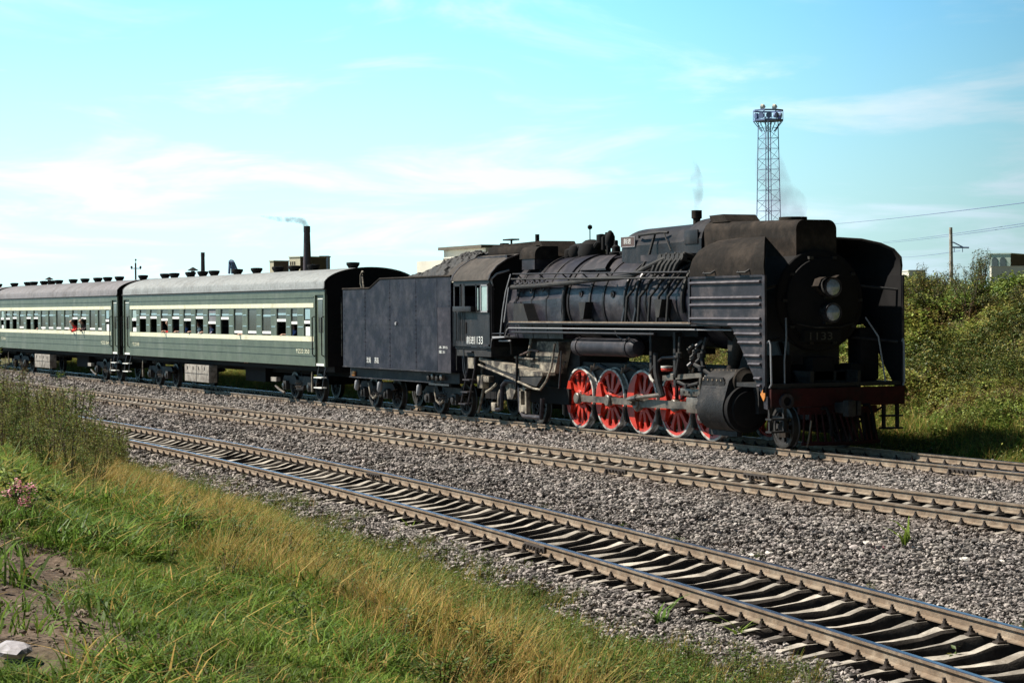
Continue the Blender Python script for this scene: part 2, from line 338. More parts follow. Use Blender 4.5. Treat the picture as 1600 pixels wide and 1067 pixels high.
def height(X,Y):
    X=np.asarray(X,float); Y=np.asarray(Y,float)
    c=yc(X); s=c-Y                                   # s: metres from the near track towards the camera
    near=lerp(s,[-3.2,-2.2,-1.5,-1.22,-1.02,1.02,1.20,1.55,2.3,3.0,4.2,5.6,7.0,9.0,14,30],[-.66,-.70,-.52,-.44,-.585,-.585,-.43,-.47,-.70,-.52,-.12,.36,.82,1.34,1.5,1.2])
    main=lerp(Y,[-9.4,-8.8,-7.6,-6.8,-6.55,-6.35,-4.5,-4.3,-4.05,-3.3,-2.3,-1.35,-1.1,-.9,.9,1.1,1.5,2.0,2.7,3.3,4.5,9.2,11,16,40,120],[-.66,-.66,-.34,-.215,-.205,-.27,-.27,-.205,-.215,-.30,-.28,-.205,-.205,-.27,-.27,-.205,-.215,-.3,-.55,-.40,.1,2.95,3.1,3.05,2.5,1.0])
    hill=np.where(Y>3.0,(crest(X)-1)*np.maximum(main,0),0)
    k=np.where(Y>-7.9,1.,0.); edge=np.minimum(-8.2,c+3.0)
    t=sst(Y,edge-.5,edge+.6)
    z=np.where(Y>-6,main+hill,near*(1-t)+main*t)
    g=sst(s,1.6,4)*sst(-X,-60,-30)
    z=z+np.where(s>2.0,(vnoise(X,Y,.55,1)-.5)*.22*sst(s,2,5)+(vnoise(X,Y,2.3,2)-.5)*.06,0)
    z=z+np.where(Y>3,((vnoise(X,Y,.4,3)-.5)*.8+(vnoise(X,Y,1.1,8)-.5)*.5)*sst(Y,3,6),0)+np.where((s<2)&(Y<3),(vnoise(X,Y,1.6,5)-.5)*.06,0)
    return z
DIRT_C=(25.8,-21.9)
def dirt(X,Y):
    """bare trodden patch at the lower left"""
    X=np.asarray(X,float);Y=np.asarray(Y,float); s=yc(X)-Y
    n=vnoise(X,Y,.9,11)*.9+vnoise(X,Y,2.7,12)*.5
    return sst(s+(n-.7)*.9,8.0,8.5)*sst(X,23,25.5)*(1-.75*sst(X,31.3,32.3))
def gridvals(segs):
    out=[]
    for a,b,d in segs: out+=list(np.arange(a,b,d))
    return np.array(out+[segs[-1][1]])
gx=gridvals([(-5000,-1000,1000),(-1000,-200,100),(-200,-90,10),(-90,-30,.8),(-30,8,.4),(8,36,.2),(36,60,2),(60,200,35),(200,2000,600)])
gy=gridvals([(-2000,-200,600),(-200,-60,35),(-60,-28,4),(-28,-7,.2),(-7,4,.3),(4,14,.4),(14,40,3),(40,200,20),(200,1000,100),(1000,5000,1000)])
GX,GY=np.meshgrid(gx,gy,indexing='ij'); GZ=height(GX,GY)
dm=dirt(GX,GY); GZ=GZ+dm*((vnoise(GX,GY,3.1,21)-.5)*.07-.05)
nx,ny=GX.shape
me=bpy.data.meshes.new('ground'); V=np.stack([GX,GY,GZ],-1).reshape(-1,3)
idx=np.arange(nx*ny).reshape(nx,ny); Fq=np.stack([idx[:-1,:-1],idx[1:,:-1],idx[1:,1:],idx[:-1,1:]],-1).reshape(-1,4)
me.from_pydata(V.tolist(),[],Fq.tolist()); me.polygons.foreach_set('use_smooth',[True]*len(me.polygons))
S_=yc(GX)-GY
grav=((S_<2.1+(vnoise(GX,GY,.8,31)-.5)*1.1)&(GY<2.6)).astype(float)
weedstrip=((S_>-2.9)&(S_<-1.7)).astype(float)*sst(GX,8,17)*vnoise(GX,GY,1.2,41)
oily=((np.abs(S_)<1.0)|(np.abs(GY)<.95)|(np.abs(GY-Y_MID)<.95)).astype(float)
colA=np.stack([grav,dm,np.clip(weedstrip*1.2,0,1),oily],-1).reshape(-1,4)
at=me.color_attributes.new('zone','FLOAT_COLOR','POINT'); at.data.foreach_set('color',colA.ravel())
gm=bpy.data.materials.new('ground'); gm.use_nodes=True; nt=gm.node_tree; N=nt.nodes; L=nt.links; b=N['Principled BSDF']; b.inputs['Roughness'].default_value=.95; b.inputs['Specular IOR Level'].default_value=.2
va=N.new('ShaderNodeVertexColor'); va.layer_name='zone'; sp=N.new('ShaderNodeSeparateColor'); L.new(va.outputs[0],sp.inputs[0]); gp=N.new('ShaderNodeNewGeometry').outputs['Position']
def ramp(sc,c1,c2,lo=.35,hi=.65):
    nz=N.new('ShaderNodeTexNoise'); nz.inputs['Scale'].default_value=sc; nz.inputs['Detail'].default_value=8; nz.inputs['Roughness'].default_value=.75; L.new(gp,nz.inputs['Vector'])
    r=N.new('ShaderNodeValToRGB'); r.color_ramp.elements[0].position=lo; r.color_ramp.elements[0].color=(*c1,1); r.color_ramp.elements[1].position=hi; r.color_ramp.elements[1].color=(*c2,1); L.new(nz.outputs[0],r.inputs[0]); return r.outputs[0],nz.outputs[0]
soil,_=ramp(2.2,(.055,.050,.022),(.115,.105,.042)); grv,gn=ramp(9,(.085,.075,.07),(.26,.235,.22)); drt,dn=ramp(3.5,(.055,.038,.026),(.185,.135,.098)); wd,_=ramp(4,(.075,.068,.04),(.13,.11,.075))
def mx(f,a,c):
    n=N.new('ShaderNodeMix'); n.data_type='RGBA'; L.new(f,n.inputs[0]); L.new(a,n.inputs[6]); L.new(c,n.inputs[7]); return n.outputs[2]
c_=mx(sp.outputs[0],soil,grv); c_=mx(sp.outputs[1],c_,drt); c_=mx(sp.outputs[2],c_,wd); oil,_=ramp(7,(.030,.026,.023),(.085,.073,.064)); c_=mx(va.outputs[1],c_,oil); L.new(c_,b.inputs['Base Color'])
bp=N.new('ShaderNodeBump'); bp.inputs['Strength'].default_value=.9; bp.inputs['Distance'].default_value=.05; nzb=N.new('ShaderNodeTexNoise'); nzb.inputs['Scale'].default_value=14; nzb.inputs['Detail'].default_value=6; L.new(gp,nzb.inputs['Vector']); L.new(nzb.outputs[0],bp.inputs['Height']); L.new(bp.outputs[0],b.inputs['Normal'])
me.materials.append(gm); ground=bpy.data.objects.new('ground',me); COL.objects.link(ground); tag(ground,kind='structure')

# ------------------------------------------------------------------ tracks
RAIL=[(-.066,0),(.066,0),(.066,.012),(.012,.030),(.009,.105),(.035,.118),(.036,.146),(.026,.152),(-.026,.152),(-.036,.146),(-.035,.118),(-.009,.105),(-.012,.030),(-.066,.012)]
def rail(parent,pts,mts):
    """sweep the rail section along points (x,y,z of the rail top)"""
    mb=MB(); k=len(RAIL); pts=[Vector(p) for p in pts]; V=[]
    for i,p in enumerate(pts):
        t=(pts[min(i+1,len(pts)-1)]-pts[max(i-1,0)]).normalized(); n=Vector((-t.y,t.x,0)).normalized()
        for a,h in RAIL: V.append(p+n*a+Vector((0,0,h-.152)))
    mb.mat(mts[0]); F=[];Fm=[]
    for i in range(len(pts)-1):
        for j in range(k):
            f=(i*k+j,i*k+(j+1)%k,(i+1)*k+(j+1)%k,(i+1)*k+j)
            (Fm if j in (7,8,6) else F).append(f)
    mb.add(V,F+[tuple(range(k-1,-1,-1)),tuple((len(pts)-1)*k+j for j in range(k))]); mb.mat(mts[1])
    mb.m+= [mb.cm]*len(Fm); mb.f+=Fm
    return mb.build('rail',parent=parent,smooth=30)
def sleeper_mesh(mt):
    """concrete sleeper lying along local y, rail seats level, waist sunk in the middle; top of the seat at z=0"""
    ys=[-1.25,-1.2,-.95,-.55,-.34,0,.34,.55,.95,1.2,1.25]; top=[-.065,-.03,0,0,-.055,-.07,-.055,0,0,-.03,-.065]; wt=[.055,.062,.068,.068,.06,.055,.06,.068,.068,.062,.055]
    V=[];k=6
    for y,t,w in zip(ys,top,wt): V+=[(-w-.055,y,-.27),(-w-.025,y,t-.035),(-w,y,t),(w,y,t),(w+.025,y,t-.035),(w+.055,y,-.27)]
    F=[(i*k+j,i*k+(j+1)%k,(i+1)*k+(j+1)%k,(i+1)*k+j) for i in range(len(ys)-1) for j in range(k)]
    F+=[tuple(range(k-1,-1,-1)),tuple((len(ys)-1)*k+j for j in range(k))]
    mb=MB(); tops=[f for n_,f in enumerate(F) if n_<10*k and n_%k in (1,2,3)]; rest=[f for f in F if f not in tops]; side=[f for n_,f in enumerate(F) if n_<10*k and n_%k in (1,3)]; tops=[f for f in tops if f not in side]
    mb.mat(mt); mb.add(V,tops); mb.mat('sleeper_side_shade'); o_=len(mb.f); mb.f+=side+rest; mb.m+=[mb.cm]*len(side+rest); return mb
def clip_mb():
    mb=MB(); mb.box(-.05,.05,-.05,.045,0,.022); mb.prism([(-.042,.022),(.042,.022),(.02,.05),(-.02,.05)],-.025,.03); mb.cyl((0,0,.04),(0,0,.10),.016,8); mb.cyl((0,0,.05),(0,0,.074),.027,6); return mb
TMP=Vector((0,0,0))
def hide_mesh(mb,mt,nm):
    o=mb.build(nm,mt,None,30); me=o.data; bpy.data.objects.remove(o); return me
def worn(mb):
    mb.v=[(x+random.gauss(0,.006),y+random.gauss(0,.01),z+random.gauss(0,.004 if abs(abs(y)-.75)<.25 else .008)) for x,y,z in mb.v]; return mb
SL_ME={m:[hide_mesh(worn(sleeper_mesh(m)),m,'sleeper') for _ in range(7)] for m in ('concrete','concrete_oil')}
CL_ME=hide_mesh(clip_mb(),'clip_rust','rail_clip')
FP=MB()
FP.box(-.40,.40,-.045,-.016,-.125,-.04,.006)
for bx_ in (-.32,-.19,-.06,.06,.19,.32): FP.cyl((bx_,-.085,-.085),(bx_,-.04,-.085),.022,6)
FP_ME=hide_mesh(FP,'clip_rust','fishplate')
def track(label,x0,x1,yf,zn,zf,mts,slm,n_ind,near_first,sp=.545,joints=()):
    root=empty('railway_track',(0,float(yf(0)),0),label,'railway track','parallel railway tracks')
    o0=ORG[root.name]
    xs=np.arange(x0,x1+.01,3.0 if x0<-60 else 1.0)
    xs=np.unique(np.concatenate([np.arange(x0,-30,4.),np.arange(-30,x1+.01,1.)]))
    def side(sg):
        P=[]
        for X in xs:
            h=math.atan2(float(yf(X+.2)-yf(X-.2)),.4); P.append((X-sg*.7545*math.sin(h),float(yf(X))+sg*.7545*math.cos(h),zn if sg<0 else zf))
        return P
    rail(root,side(-1),mts); rail(root,side(1),mts)
    sx=np.arange(x0+.3,x1,sp); sx=sx[np.argsort(-sx)]; vis=[]
    tilt=math.atan2(zf-zn,1.509)
    rest=MB(); cnt=0
    for i,X in enumerate(sx):
        h=math.atan2(float(yf(X+.2)-yf(X-.2)),.4); M=Matrix.Translation((X+random.uniform(-.02,.02),float(yf(X)),(zn+zf)/2-.152-.012))@Matrix.Rotation(h+random.uniform(-.012,.012),4,'Z')@Matrix.Rotation(tilt,4,'X')
        if cnt<n_ind and X<near_first:
            cnt+=1
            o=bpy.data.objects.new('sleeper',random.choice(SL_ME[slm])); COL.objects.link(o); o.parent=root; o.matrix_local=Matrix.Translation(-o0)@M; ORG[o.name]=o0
            for sg in (-1,1):
                for d in (-1,1):
                    if sg>0 and d>0 and X<0: continue
                    c=bpy.data.objects.new('rail_clip',CL_ME); COL.objects.link(c); c.parent=o; c.location=(0,sg*.7545+d*.115,0)
                    if d>0: c.rotation_euler=(0,0,math.pi)
        else:
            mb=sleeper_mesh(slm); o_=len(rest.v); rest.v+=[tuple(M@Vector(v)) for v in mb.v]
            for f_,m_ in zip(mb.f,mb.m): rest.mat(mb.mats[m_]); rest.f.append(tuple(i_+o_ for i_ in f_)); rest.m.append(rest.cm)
            cm=clip_mb(); rest.mat('clip_rust')
            for sg in (-1,1):
                for d in (-1,1): rest.add([M@(Vector(v)+Vector((0,sg*.7545+d*.115,0))) for v in cm.v],cm.f)
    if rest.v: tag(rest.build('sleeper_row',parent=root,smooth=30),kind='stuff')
    for (X,sg) in joints:
        h=math.atan2(float(yf(X+.2)-yf(X-.2)),.4)
        f=bpy.data.objects.new('fishplate',FP_ME); COL.objects.link(f); f.parent=root; ORG[f.name]=o0
        f.location=Vector((X-sg*.7545*math.sin(h),float(yf(X))+sg*.7545*math.cos(h),zn if sg<0 else zf))-o0; f.rotation_euler=(0,0,h)
    return root
track('train track, farthest of the three, with the steam train standing on it',-130,40,lambda X:np.zeros_like(np.asarray(X,float)),0,0,('rail_rust','rail_top'),'concrete_oil',100,14,joints=((-2.95,-1),(-26.6,-1),(-27.,1),(9.,-1)))
track('middle track with brown rusty rails, between the train and the near track',-130,40,lambda X:np.full_like(np.asarray(X,float),Y_MID),0,0,('rail_rust','rail_top_dull'),'concrete',100,16,joints=((5.7,-1),(8.2,1),(-22.4,1),(-24.5,-1),(-48,1)))
track('nearest curved track with pale waisted sleepers beside the grassy bank',-60,46,yc,-.2,-.125,('rail_rust','rail_top'),'concrete',100,36,joints=((2.8,1),(15.2,-1),(27.6,1)))
# ------------------------------------------------------------------ steam locomotive (forward is +x, leading driver at x=0, rail top at z=0)
loco=empty('steam_locomotive',(0,0,0),'black steam locomotive with red spoked wheels and ribbed smoke deflectors heading the train','steam locomotive')
BZ=3.08
# boiler barrel, smokebox, firebox
m=MB(); m.lathe([(.2,-6.7),(1.17,-6.7),(1.17,-6.2),(1.10,-4.6),(1.06,-3.4),(1.05,.55),(.3,.56)],(0,0,BZ),(1,0,0),56); boiler=m.build('boiler','boiler_black',loco)
m=MB(); m.lathe([(.3,.57),(1.06,.57),(1.06,3.05),(1.0,3.12),(.3,3.13)],(0,0,BZ),(1,0,0),56); m.build('smokebox','matt_black',loco)
for X,r in ((-6.28,1.19),(-5.2,1.145),(-4.55,1.115),(-3.55,1.08),(-2.55,1.07),(-1.55,1.07),(-.45,1.07),(.55,1.07)):
    k=MB(); k.lathe([(r-.03,-.045),(r+.006,-.045),(r+.006,.045),(r-.03,.045)],(X,0,BZ),(1,0,0),56,closed=True); k.build('boiler_band','loco_black',boiler)
fbp=[(-1.2,2.2),(-1.25,2.9),(-1.245,3.2)]+circ(0,3.1,1.2,math.pi*.955,math.pi*.045,22)+[(1.245,3.2),(1.25,2.9),(1.2,2.2)]
m=MB(); n_=len(fbp); V=[(-9.9,y,z-(.10 if z>3.1 else 0)) for y,z in fbp]+[(-6.5,y,z) for y,z in fbp]; m.add(V,[(i,(i+1)%n_,n_+(i+1)%n_,n_+i) for i in range(n_)]+[tuple(range(n_)),tuple(range(n_,2*n_))]); firebox=m.build('firebox','boiler_black',loco)
k=MB()
for X in (-9.1,-8.2,-7.35):
    k2=MB(); k2.sheet([(y*1.006,3.1+(z-3.1)*1.006) for y,z in fbp],X-.03,X+.03,-.01); k2.build('cladding_strip','loco_black',firebox)
# thick pipe that ends the firebox cladding
m=MB(); m.tube([(-6.42,-1.2*math.sin(a)-.02,3.1+1.2*math.cos(a)) for a in np.linspace(1.15,1.75,10)]+[(-6.40,-1.22,2.62)],.06,10); m.build('cladding_pipe','loco_black',loco)
for X in (-3.3,-2.75):
    m=MB(); m.tube([(X-.12,-1.13*math.sin(a),BZ+1.13*math.cos(a)) for a in np.linspace(.95,1.72,12)]+[(X-.1,-1.2,2.6)],.045,8); m.build('sand_pipe','dark_steel',loco)
for X,dx in ((-3.1,.55),(-2.5,.5),(-2.0,.55),(-1.6,.7),(-1.15,.55)):
    m=MB(); m.tube([(X+dx*(1-i/9),-(1.12+.02*(i%2))*math.sin(a),BZ+1.12*math.cos(a)) for i,a in enumerate(np.linspace(.62,1.35,10))]+[(X-.05,-1.2,3.2),(X-.1,-1.22,2.62)],.035,8); m.build('sand_pipe','frame_black',loco)
for X in (-.75,-.35):
    m=MB(); m.tube([(X,-1.1*math.sin(a),BZ+1.1*math.cos(a)) for a in np.linspace(.75,1.8,14)],.055,8); m.build('boiler_pipe','frame_black',loco)
# wash-out plugs with their pale rims
for X,z,y in ((-8.95,3.42,-1.24),(-8.2,3.42,-1.24),(-7.55,3.45,-1.235),(-8.85,3.05,-1.25),(-8.5,2.95,-1.25),(-5.65,3.3,-1.13),(-4.1,3.28,-1.08),(-2.35,3.15,-1.06)):
    k=MB(); k.mat('deflector_grey'); k.lathe([(.085,0),(.085,.03),(.045,.035),(.045,.02)],(X,y+.01,z),(0,-1,0),12); k.mat('matt_black'); k.cyl((X,y,z),(X,y-.035,z),.035,8); k.build('washout_plug',parent=loco)
# brackets under the handrail pipes + step boxes on the boiler side
k=MB(); k.prism([(-8.62,2.62),(-8.62,3.08),(-8.05,3.08),(-7.75,2.62)],-1.55,-1.24); k.build('tool_box','frame_black',loco)
k=MB(); k.mat('deflector_grey'); k.box(-8.66,-8.62,-1.52,-1.27,2.64,3.07); k.build('tool_box_door',parent=loco)
for X,z in ((-5.3,2.98),(-1.55,3.02)):
    k=MB(); k.prism([(X-.12,z+.12),(X+.25,z+.12),(X+.12,z-.28),(X-.02,z-.3)],-1.32,-1.06); k.build('side_step','frame_black',loco)
# long handrails along the boiler
def rail_z(X): return 3.84-.012*(X+9.2)
for dz,y,r,mt_ in ((0,-1.26,.022,'dark_steel'),(-.13,-1.3,.026,'frame_black')):
    k=MB(); k.tube([(X,y,rail_z(X)+dz) for X in np.linspace(-9.25,-.2,12)],r,6); k.build('handrail',mt_,loco)
k=MB(); k.tube([(-9.3,-1.28,3.5),(-7.8,-1.29,3.52),(-6.3,-1.27,3.56),(-5,-1.24,3.62),(-3.6,-1.2,3.66),(-2.9,-1.19,3.70),(-2.3,-1.17,3.86),(-1.8,-1.05,4.02),(-1.5,-.9,4.12)],.062,10); k.build('steam_pipe','frame_black',loco)
for X in (-9,-7.7,-6.4,-5.3,-4.1,-2.9,-1.6,-.5):
    k=MB(); k.cyl((X,-1.27,rail_z(X)-.0),(X,-1.08,rail_z(X)-.16),.018,6); k.build('rail_bracket','frame_black',loco)
k=MB()
for i in range(7):
    X=-9.1+.28*i; k.mat('deflector_grey' if i%2 else 'loco_black'); k.tube([(X,-1.27,3.62+.03*(i%3)),(X+.1,-1.3,3.56),(X+.22,-1.27,3.6)],.04,7)
k.build('injector_valve',parent=loco)
# curved foot plate on the boiler shoulder
prof=[(-1.215*math.sin(a),BZ+1.215*math.cos(a)) for a in np.linspace(.30,.85,8)]
k=MB(); k.sheet(prof,-6.15,[-5.25+.06*i for i in range(8)],.03); k.build('footplate','deflector_grey',loco)
k=MB(); k.box(-5.3,-4.75,-.92,-.78,3.86,3.90); k.build('footplate','loco_black',loco)
# sky-line casing: rear dome with rounded top, then the tall casing to the chimney
def casing(x0,x1,hw,zt,rc,mt_,name,slope=0):
    pr=[(-hw,3.9),(-hw,zt-rc)]+circ(-hw+rc,zt-rc,rc,math.pi,math.pi/2,8)[1:]+circ(hw-rc,zt-rc,rc,math.pi/2,0,8)+[(hw,3.9)]
    k=MB(); n=len(pr); V=[(x0,y*(1 if z<zt-rc*.9 else .985),z) for y,z in pr]+[(x1,y,z+slope*(1 if z>4.2 else 0)) for y,z in pr]
    k.add(V,[(i,(i+1)%n,n+(i+1)%n,n+i) for i in range(n)]+[tuple(range(n)),tuple(range(n,2*n))]); return k.build(name,mt_,loco)
k=MB(); pr=[(-.56,3.9),(-.56,4.5)]+circ(0,4.42,.56,math.pi*.95,math.pi*.05,16)+[(.56,4.5),(.56,3.9)]
def dome_sec(X,s,h): return [(X,y*s,3.9+(min(z,4.98)-3.9)*h) for y,z in pr]
secs=[dome_sec(-4.66,.95,.74),dome_sec(-4.60,.99,.82),dome_sec(-4.45,1,.85),dome_sec(-4.2,1.0,.865),dome_sec(-1.75,1.0,.90),dome_sec(-1.45,1.0,.985),dome_sec(-1.2,1.0,1.0),dome_sec(-.82,1.0,1.0)]
n=len(pr); V=[v for s_ in secs for v in s_]; F=[(i*n+j,i*n+(j+1)%n,(i+1)*n+(j+1)%n,(i+1)*n+j) for i in range(len(secs)-1) for j in range(n)]+[tuple(range(n)),tuple((len(secs)-1)*n+j for j in range(n))]
k.add(V,F); dome=k.build('dome_casing','loco_black',loco)
casing(-.8,3.0,.5,4.86,.2,'sooty_brown','chimney_casing',-.09)
k=MB(); k.prism([(-.62,4.84),(-.7,5.0),(-.1,5.01),(.12,4.84)],-.42,.42); k.build('casing_hatch','sooty_brown',loco)
k=MB(); k.lathe([(.30,0),(.30,.10),(.26,.10),(.26,.02)],(2.1,0,4.76),(0,0,1),24,closed=False); k.build('chimney','sooty_brown',loco)
k=MB(); k.lathe([(.085,0),(.085,.42),(.12,.44),(.12,.62),(.09,.62),(.09,.5)],(-1.78,-.12,4.55),(0,0,1),14); k.build('turbine_exhaust','sooty_brown',loco)
k=MB(); k.mat('loco_black'); k.box(-1.55,-.95,-.585,-.54,4.38,4.70,.02); k.build('sand_lid',parent=dome)
k=MB(); k.tube([(-3.75,-.55,4.62),(-3.6,-.62,4.66),(-2.6,-.62,4.69),(-2.35,-.55,4.68)],.035,7); k.tube([(-2.9,-.6,4.66),(-2.95,-.72,4.2),(-2.98,-1.0,3.72)],.035,7); k.build('grab_rail','frame_black',dome)
k=MB(); k.tube([(-2.45,-.6,4.66),(-2.1,-.62,4.25)],.02,6); k.build('grab_rail','frame_black',dome)
k=MB(); k.box(-2.95,-.95,-.95,-.56,4.13,4.17); k.box(-2.95,-.95,-.95,-.92,4.02,4.13); k.build('dome_step','deflector_grey',loco)
for i in range(6):
    X=-1.95+.2*i; k=MB(); k.tube([(X,-.7,4.08),(X+.05,-.95,4.12+.03*(i%2)),(X-.05,-1.1,3.9),(X-.12,-1.14,3.72)],.06,8); k.lathe([(.09,-.06),(.09,.06)],(X+.05,-.98,4.08),(0,-1,.2),8); k.build('sand_valve','frame_black',loco)
k=MB(); k.mat('plate_brown'); k.box(-4.58,-3.92,-.585,-.565,4.41,4.63); k.mat('grey_paint')
for a in ((-4.60,-3.90,4.63,4.645),(-4.60,-3.90,4.395,4.41),(-4.60,-4.585,4.41,4.63),(-3.915,-3.90,4.41,4.63)): k.box(a[0],a[1],-.59,-.568,a[2],a[3])
npl=k.build('name_plate',parent=loco); text('前进','plate_lettering',.13,(-4.45,-.587,4.47),npl,'white_paint',.36)
# turret, whistle and safety valves in silhouette behind the dome
k=MB(); k.lathe([(.34,0),(.36,.12),(.30,.32),(.16,.42),(.06,.44)],(-7.35,.05,4.24),(0,0,1),16); k.lathe([(.1,0),(.1,.75)],(-8.15,.0,4.5),(1,0,.02),10); k.lathe([(.2,0),(.24,.1),(.2,.28),(.08,.33)],(-8.05,0,4.25),(0,0,1),14); k.lathe([(.15,0),(.19,.1),(.17,.25),(.06,.3)],(-8.6,.1,4.2),(0,0,1),14); k.build('steam_turret','matt_black',loco)
k=MB(); k.cyl((-7.35,0,4.6),(-7.35,0,4.95),.015,6); k.lathe([(.02,0),(.06,.03),(.06,.09),(.02,.12)],(-7.35,0,4.93),(0,0,1),10); k.build('steam_valve','matt_black',loco)
k=MB(); k.tube([(-7.2,0,4.4),(-6.85,0,4.62),(-6.75,0,4.72),(-6.6,0,4.70),(-6.6,-.0,4.4)],.07,8); k.lathe([(.03,-.12),(.13,-.1),(.13,.1),(.03,.12)],(-6.72,0,4.68),(0,0,1),12); k.build('steam_valve','matt_black',loco)
k=MB(); k.lathe([(.05,0),(.055,.32),(.03,.33)],(-6.42,0,4.5),(0,0,1),10); k.lathe([(.05,0),(.12,.1),(.12,.27),(.08,.36),(.03,.42)],(-6.3,.02,4.45),(0,0,1),12); k.cyl((-6.35,0,4.15),(-6.35,0,4.5),.06,8); k.build('whistle','matt_black',loco)
for X in (-5.95,-5.42):
    k=MB(); k.lathe([(.15,0),(.15,.16),(.17,.18),(.17,.22),(.11,.24),(.10,.36),(.05,.40),(.05,.50),(.03,.52)],(X,0,4.10),(0,0,1),14); k.build('safety_valve','matt_black',loco)
k=MB(); k.mat('sooty_brown'); pr=[(-1.02,4.22)]+[(-1.02+.22*(1-math.cos(a)),4.30+.24*math.sin(a)) for a in np.linspace(0,math.pi/2,7)]+[(-.35,4.54),(-.35,4.22)]
k.prism([(y,z) for y,z in pr],-9.35,-8.45,'x'); k.mat('deflector_grey'); k.box(-9.25,-8.5,-1.0,-.4,3.95,4.22); k.build('lubricator_box',parent=loco)
# running board with its edge pipes
k=MB(); k.box(-8.95,2.35,-1.55,-1.02,2.55,2.585); k.mirror_y(); k.build('running_board','loco_black',loco)
k=MB(); k.mat('rail_rust'); k.box(-8.9,.4,-1.555,-1.45,2.60,2.63); k.build('running_board_lip',parent=loco)
for pts,r,mt_ in (([(-10.2,-1.56,2.30),(-9.15,-1.56,2.32),(-8.98,-1.56,2.55),(-8.9,-1.56,2.585),(.4,-1.56,2.585)],.016,'dark_steel'),
               ([(-11.2,-1.58,1.95),(-9.95,-1.58,1.95),(-9.9,-1.58,2.14),(-9.82,-1.58,2.19),(-9.1,-1.58,2.22),(-8.98,-1.58,2.40),(-8.85,-1.58,2.46),(2.2,-1.58,2.47)],.016,'grey_paint'),
               ([(-9.6,-1.5,2.12),(-8.9,-1.5,2.13)],.02,'grey_paint'),([(-8.7,-1.57,2.36),(-1.2,-1.57,2.36)],.026,'dark_steel'),([(-3.2,-1.5,2.42),(-3.1,-1.5,2.3),(-2.7,-1.5,2.2),(-2.5,-1.5,2.3)],.012,'dark_steel')):
    k=MB(); k.tube(pts,r,7); k.build('edge_pipe',mt_,loco)
k=MB(); k.mat('grey_paint'); k.box(-10.15,-9.2,-1.57,-1.15,2.2,2.24); k.build('running_board_step',parent=loco)
# air reservoir under the running board
k=MB(); k.mat('deflector_grey'); k.lathe([(.03,-1.6),(.16,-1.57),(.21,-1.48),(.215,-1.4),(.215,1.4),(.21,1.48),(.16,1.57),(.03,1.6)],(-4.0,-1.30,2.03),(1,0,0),22)
for X in (-5.25,-2.75): k.lathe([(.205,-.04),(.235,-.04),(.235,.04),(.205,.04)],(X,-1.30,2.03),(1,0,0),22,closed=True)
k.build('air_reservoir',parent=loco)
k=MB(); k.box(-5.3,-2.7,-1.05,.9,1.85,2.2); k.build('reservoir_bracket','matt_black',loco)
# main frames
k=MB(); k.box(-9.6,3.7,-.62,-.54,.62,1.62); k.box(-9.6,3.7,.54,.62,.62,1.62); k.box(-8.2,3.3,-.5,.5,1.35,1.6)
for X in (-7.6,-5.6,-4.0,-2.4,-.8,1.3,3.0): k.box(X-.05,X+.05,-.54,.54,.75,1.35)
k.build('frame','frame_black',loco)
k=MB(); k.box(.4,2.9,-.62,.62,1.62,2.25); k.box(.7,2.3,-1.0,1.0,.7,1.45); k.build('cylinder_saddle','frame_black',loco)
k=MB(); k.box(-9.4,-.2,-1.02,1.02,2.3,2.54); k.build('boiler_underside','matt_black',loco)
# ------------------------------------------------------------------ wheels and motion
def spoke_wheel_mesh(r,tw,nsp,cw=0.):
    """outer face at local y=0, wheel reaches to y=+.14; axle at origin"""
    c=MB(); ri=r-tw
    c.lathe([(ri,.01),(ri,.13),(ri-.055,.125),(ri-.06,.02)],(0,0,0),(0,1,0),40,closed=True)
    hub=.19*r/.75; c.lathe([(.05,-.05),(hub*.8,-.05),(hub,-.02),(hub,.16),(.05,.16)],(0,0,0),(0,1,0),20,closed=True)
    for i in range(nsp):
        a=2*math.pi*(i+.5)/nsp; u=Vector((math.cos(a),0,math.sin(a))); w=Vector((-math.sin(a),0,math.cos(a))); a0,a1=hub*.9,ri-.03; w0,w1=.062*r/.75,.055*r/.75
        V=[]
        for t,wd,th in ((a0,w0*1.25,.045),(a0+.3*(a1-a0),w1*.95,.035),(a1-.13,w1*1.0,.03),(a1,w1*2.5,.03)):
            for sx,sy in((-1,-1),(1,-1),(1,1),(-1,1)): V.append(u*t+w*(sx*wd)+Vector((0,.07+sy*th,0)))
        c.add(V,[(q*4+j,q*4+(j+1)%4,(q+1)*4+(j+1)%4,(q+1)*4+j) for q in range(3) for j in range(4)]+[(3,2,1,0),(12,13,14,15)])
    # boss round the crank pin, pointing forward (+x)
    if cw>0:
        c.prism(hull([(round(.10*math.cos(q),4)+.36,round(.10*math.sin(q),4)) for q in np.linspace(0,6.28,12)]+[(.0,.17),(.0,-.17)]),-.045,.12)
        arc=[(-(ri-.01)*math.cos(q),-(ri-.01)*math.sin(q)) for q in np.linspace(-cw,cw,17)]
        c.prism(arc+[(-(ri*.50+ri*.30*(abs(q)/cw)**2)*math.cos(q)+.0,-(ri*.5+ri*.42*(abs(q)/cw)**2)*math.sin(q)) for q in np.linspace(cw,-cw,11)],-.03,.135)
    return c
def tyre_mesh(r,tw): 
    t=MB(); t.lathe([(r,0),(r,.115),(r+.028,.13),(r+.028,.15),(r-tw,.15),(r-tw-.004,-.004),(r-.01,-.004)],(0,0,0),(0,1,0),48,closed=True); return t
def keep(mb,mt):
    o=mb.build('m',mt,None,35); me=o.data; bpy.data.objects.remove(o); return me
DW={c:keep(spoke_wheel_mesh(.75,.048,11,c),'wheel_red') for c in (.62,1.25)}; DT=keep(tyre_mesh(.75,.048),'tyre_white')
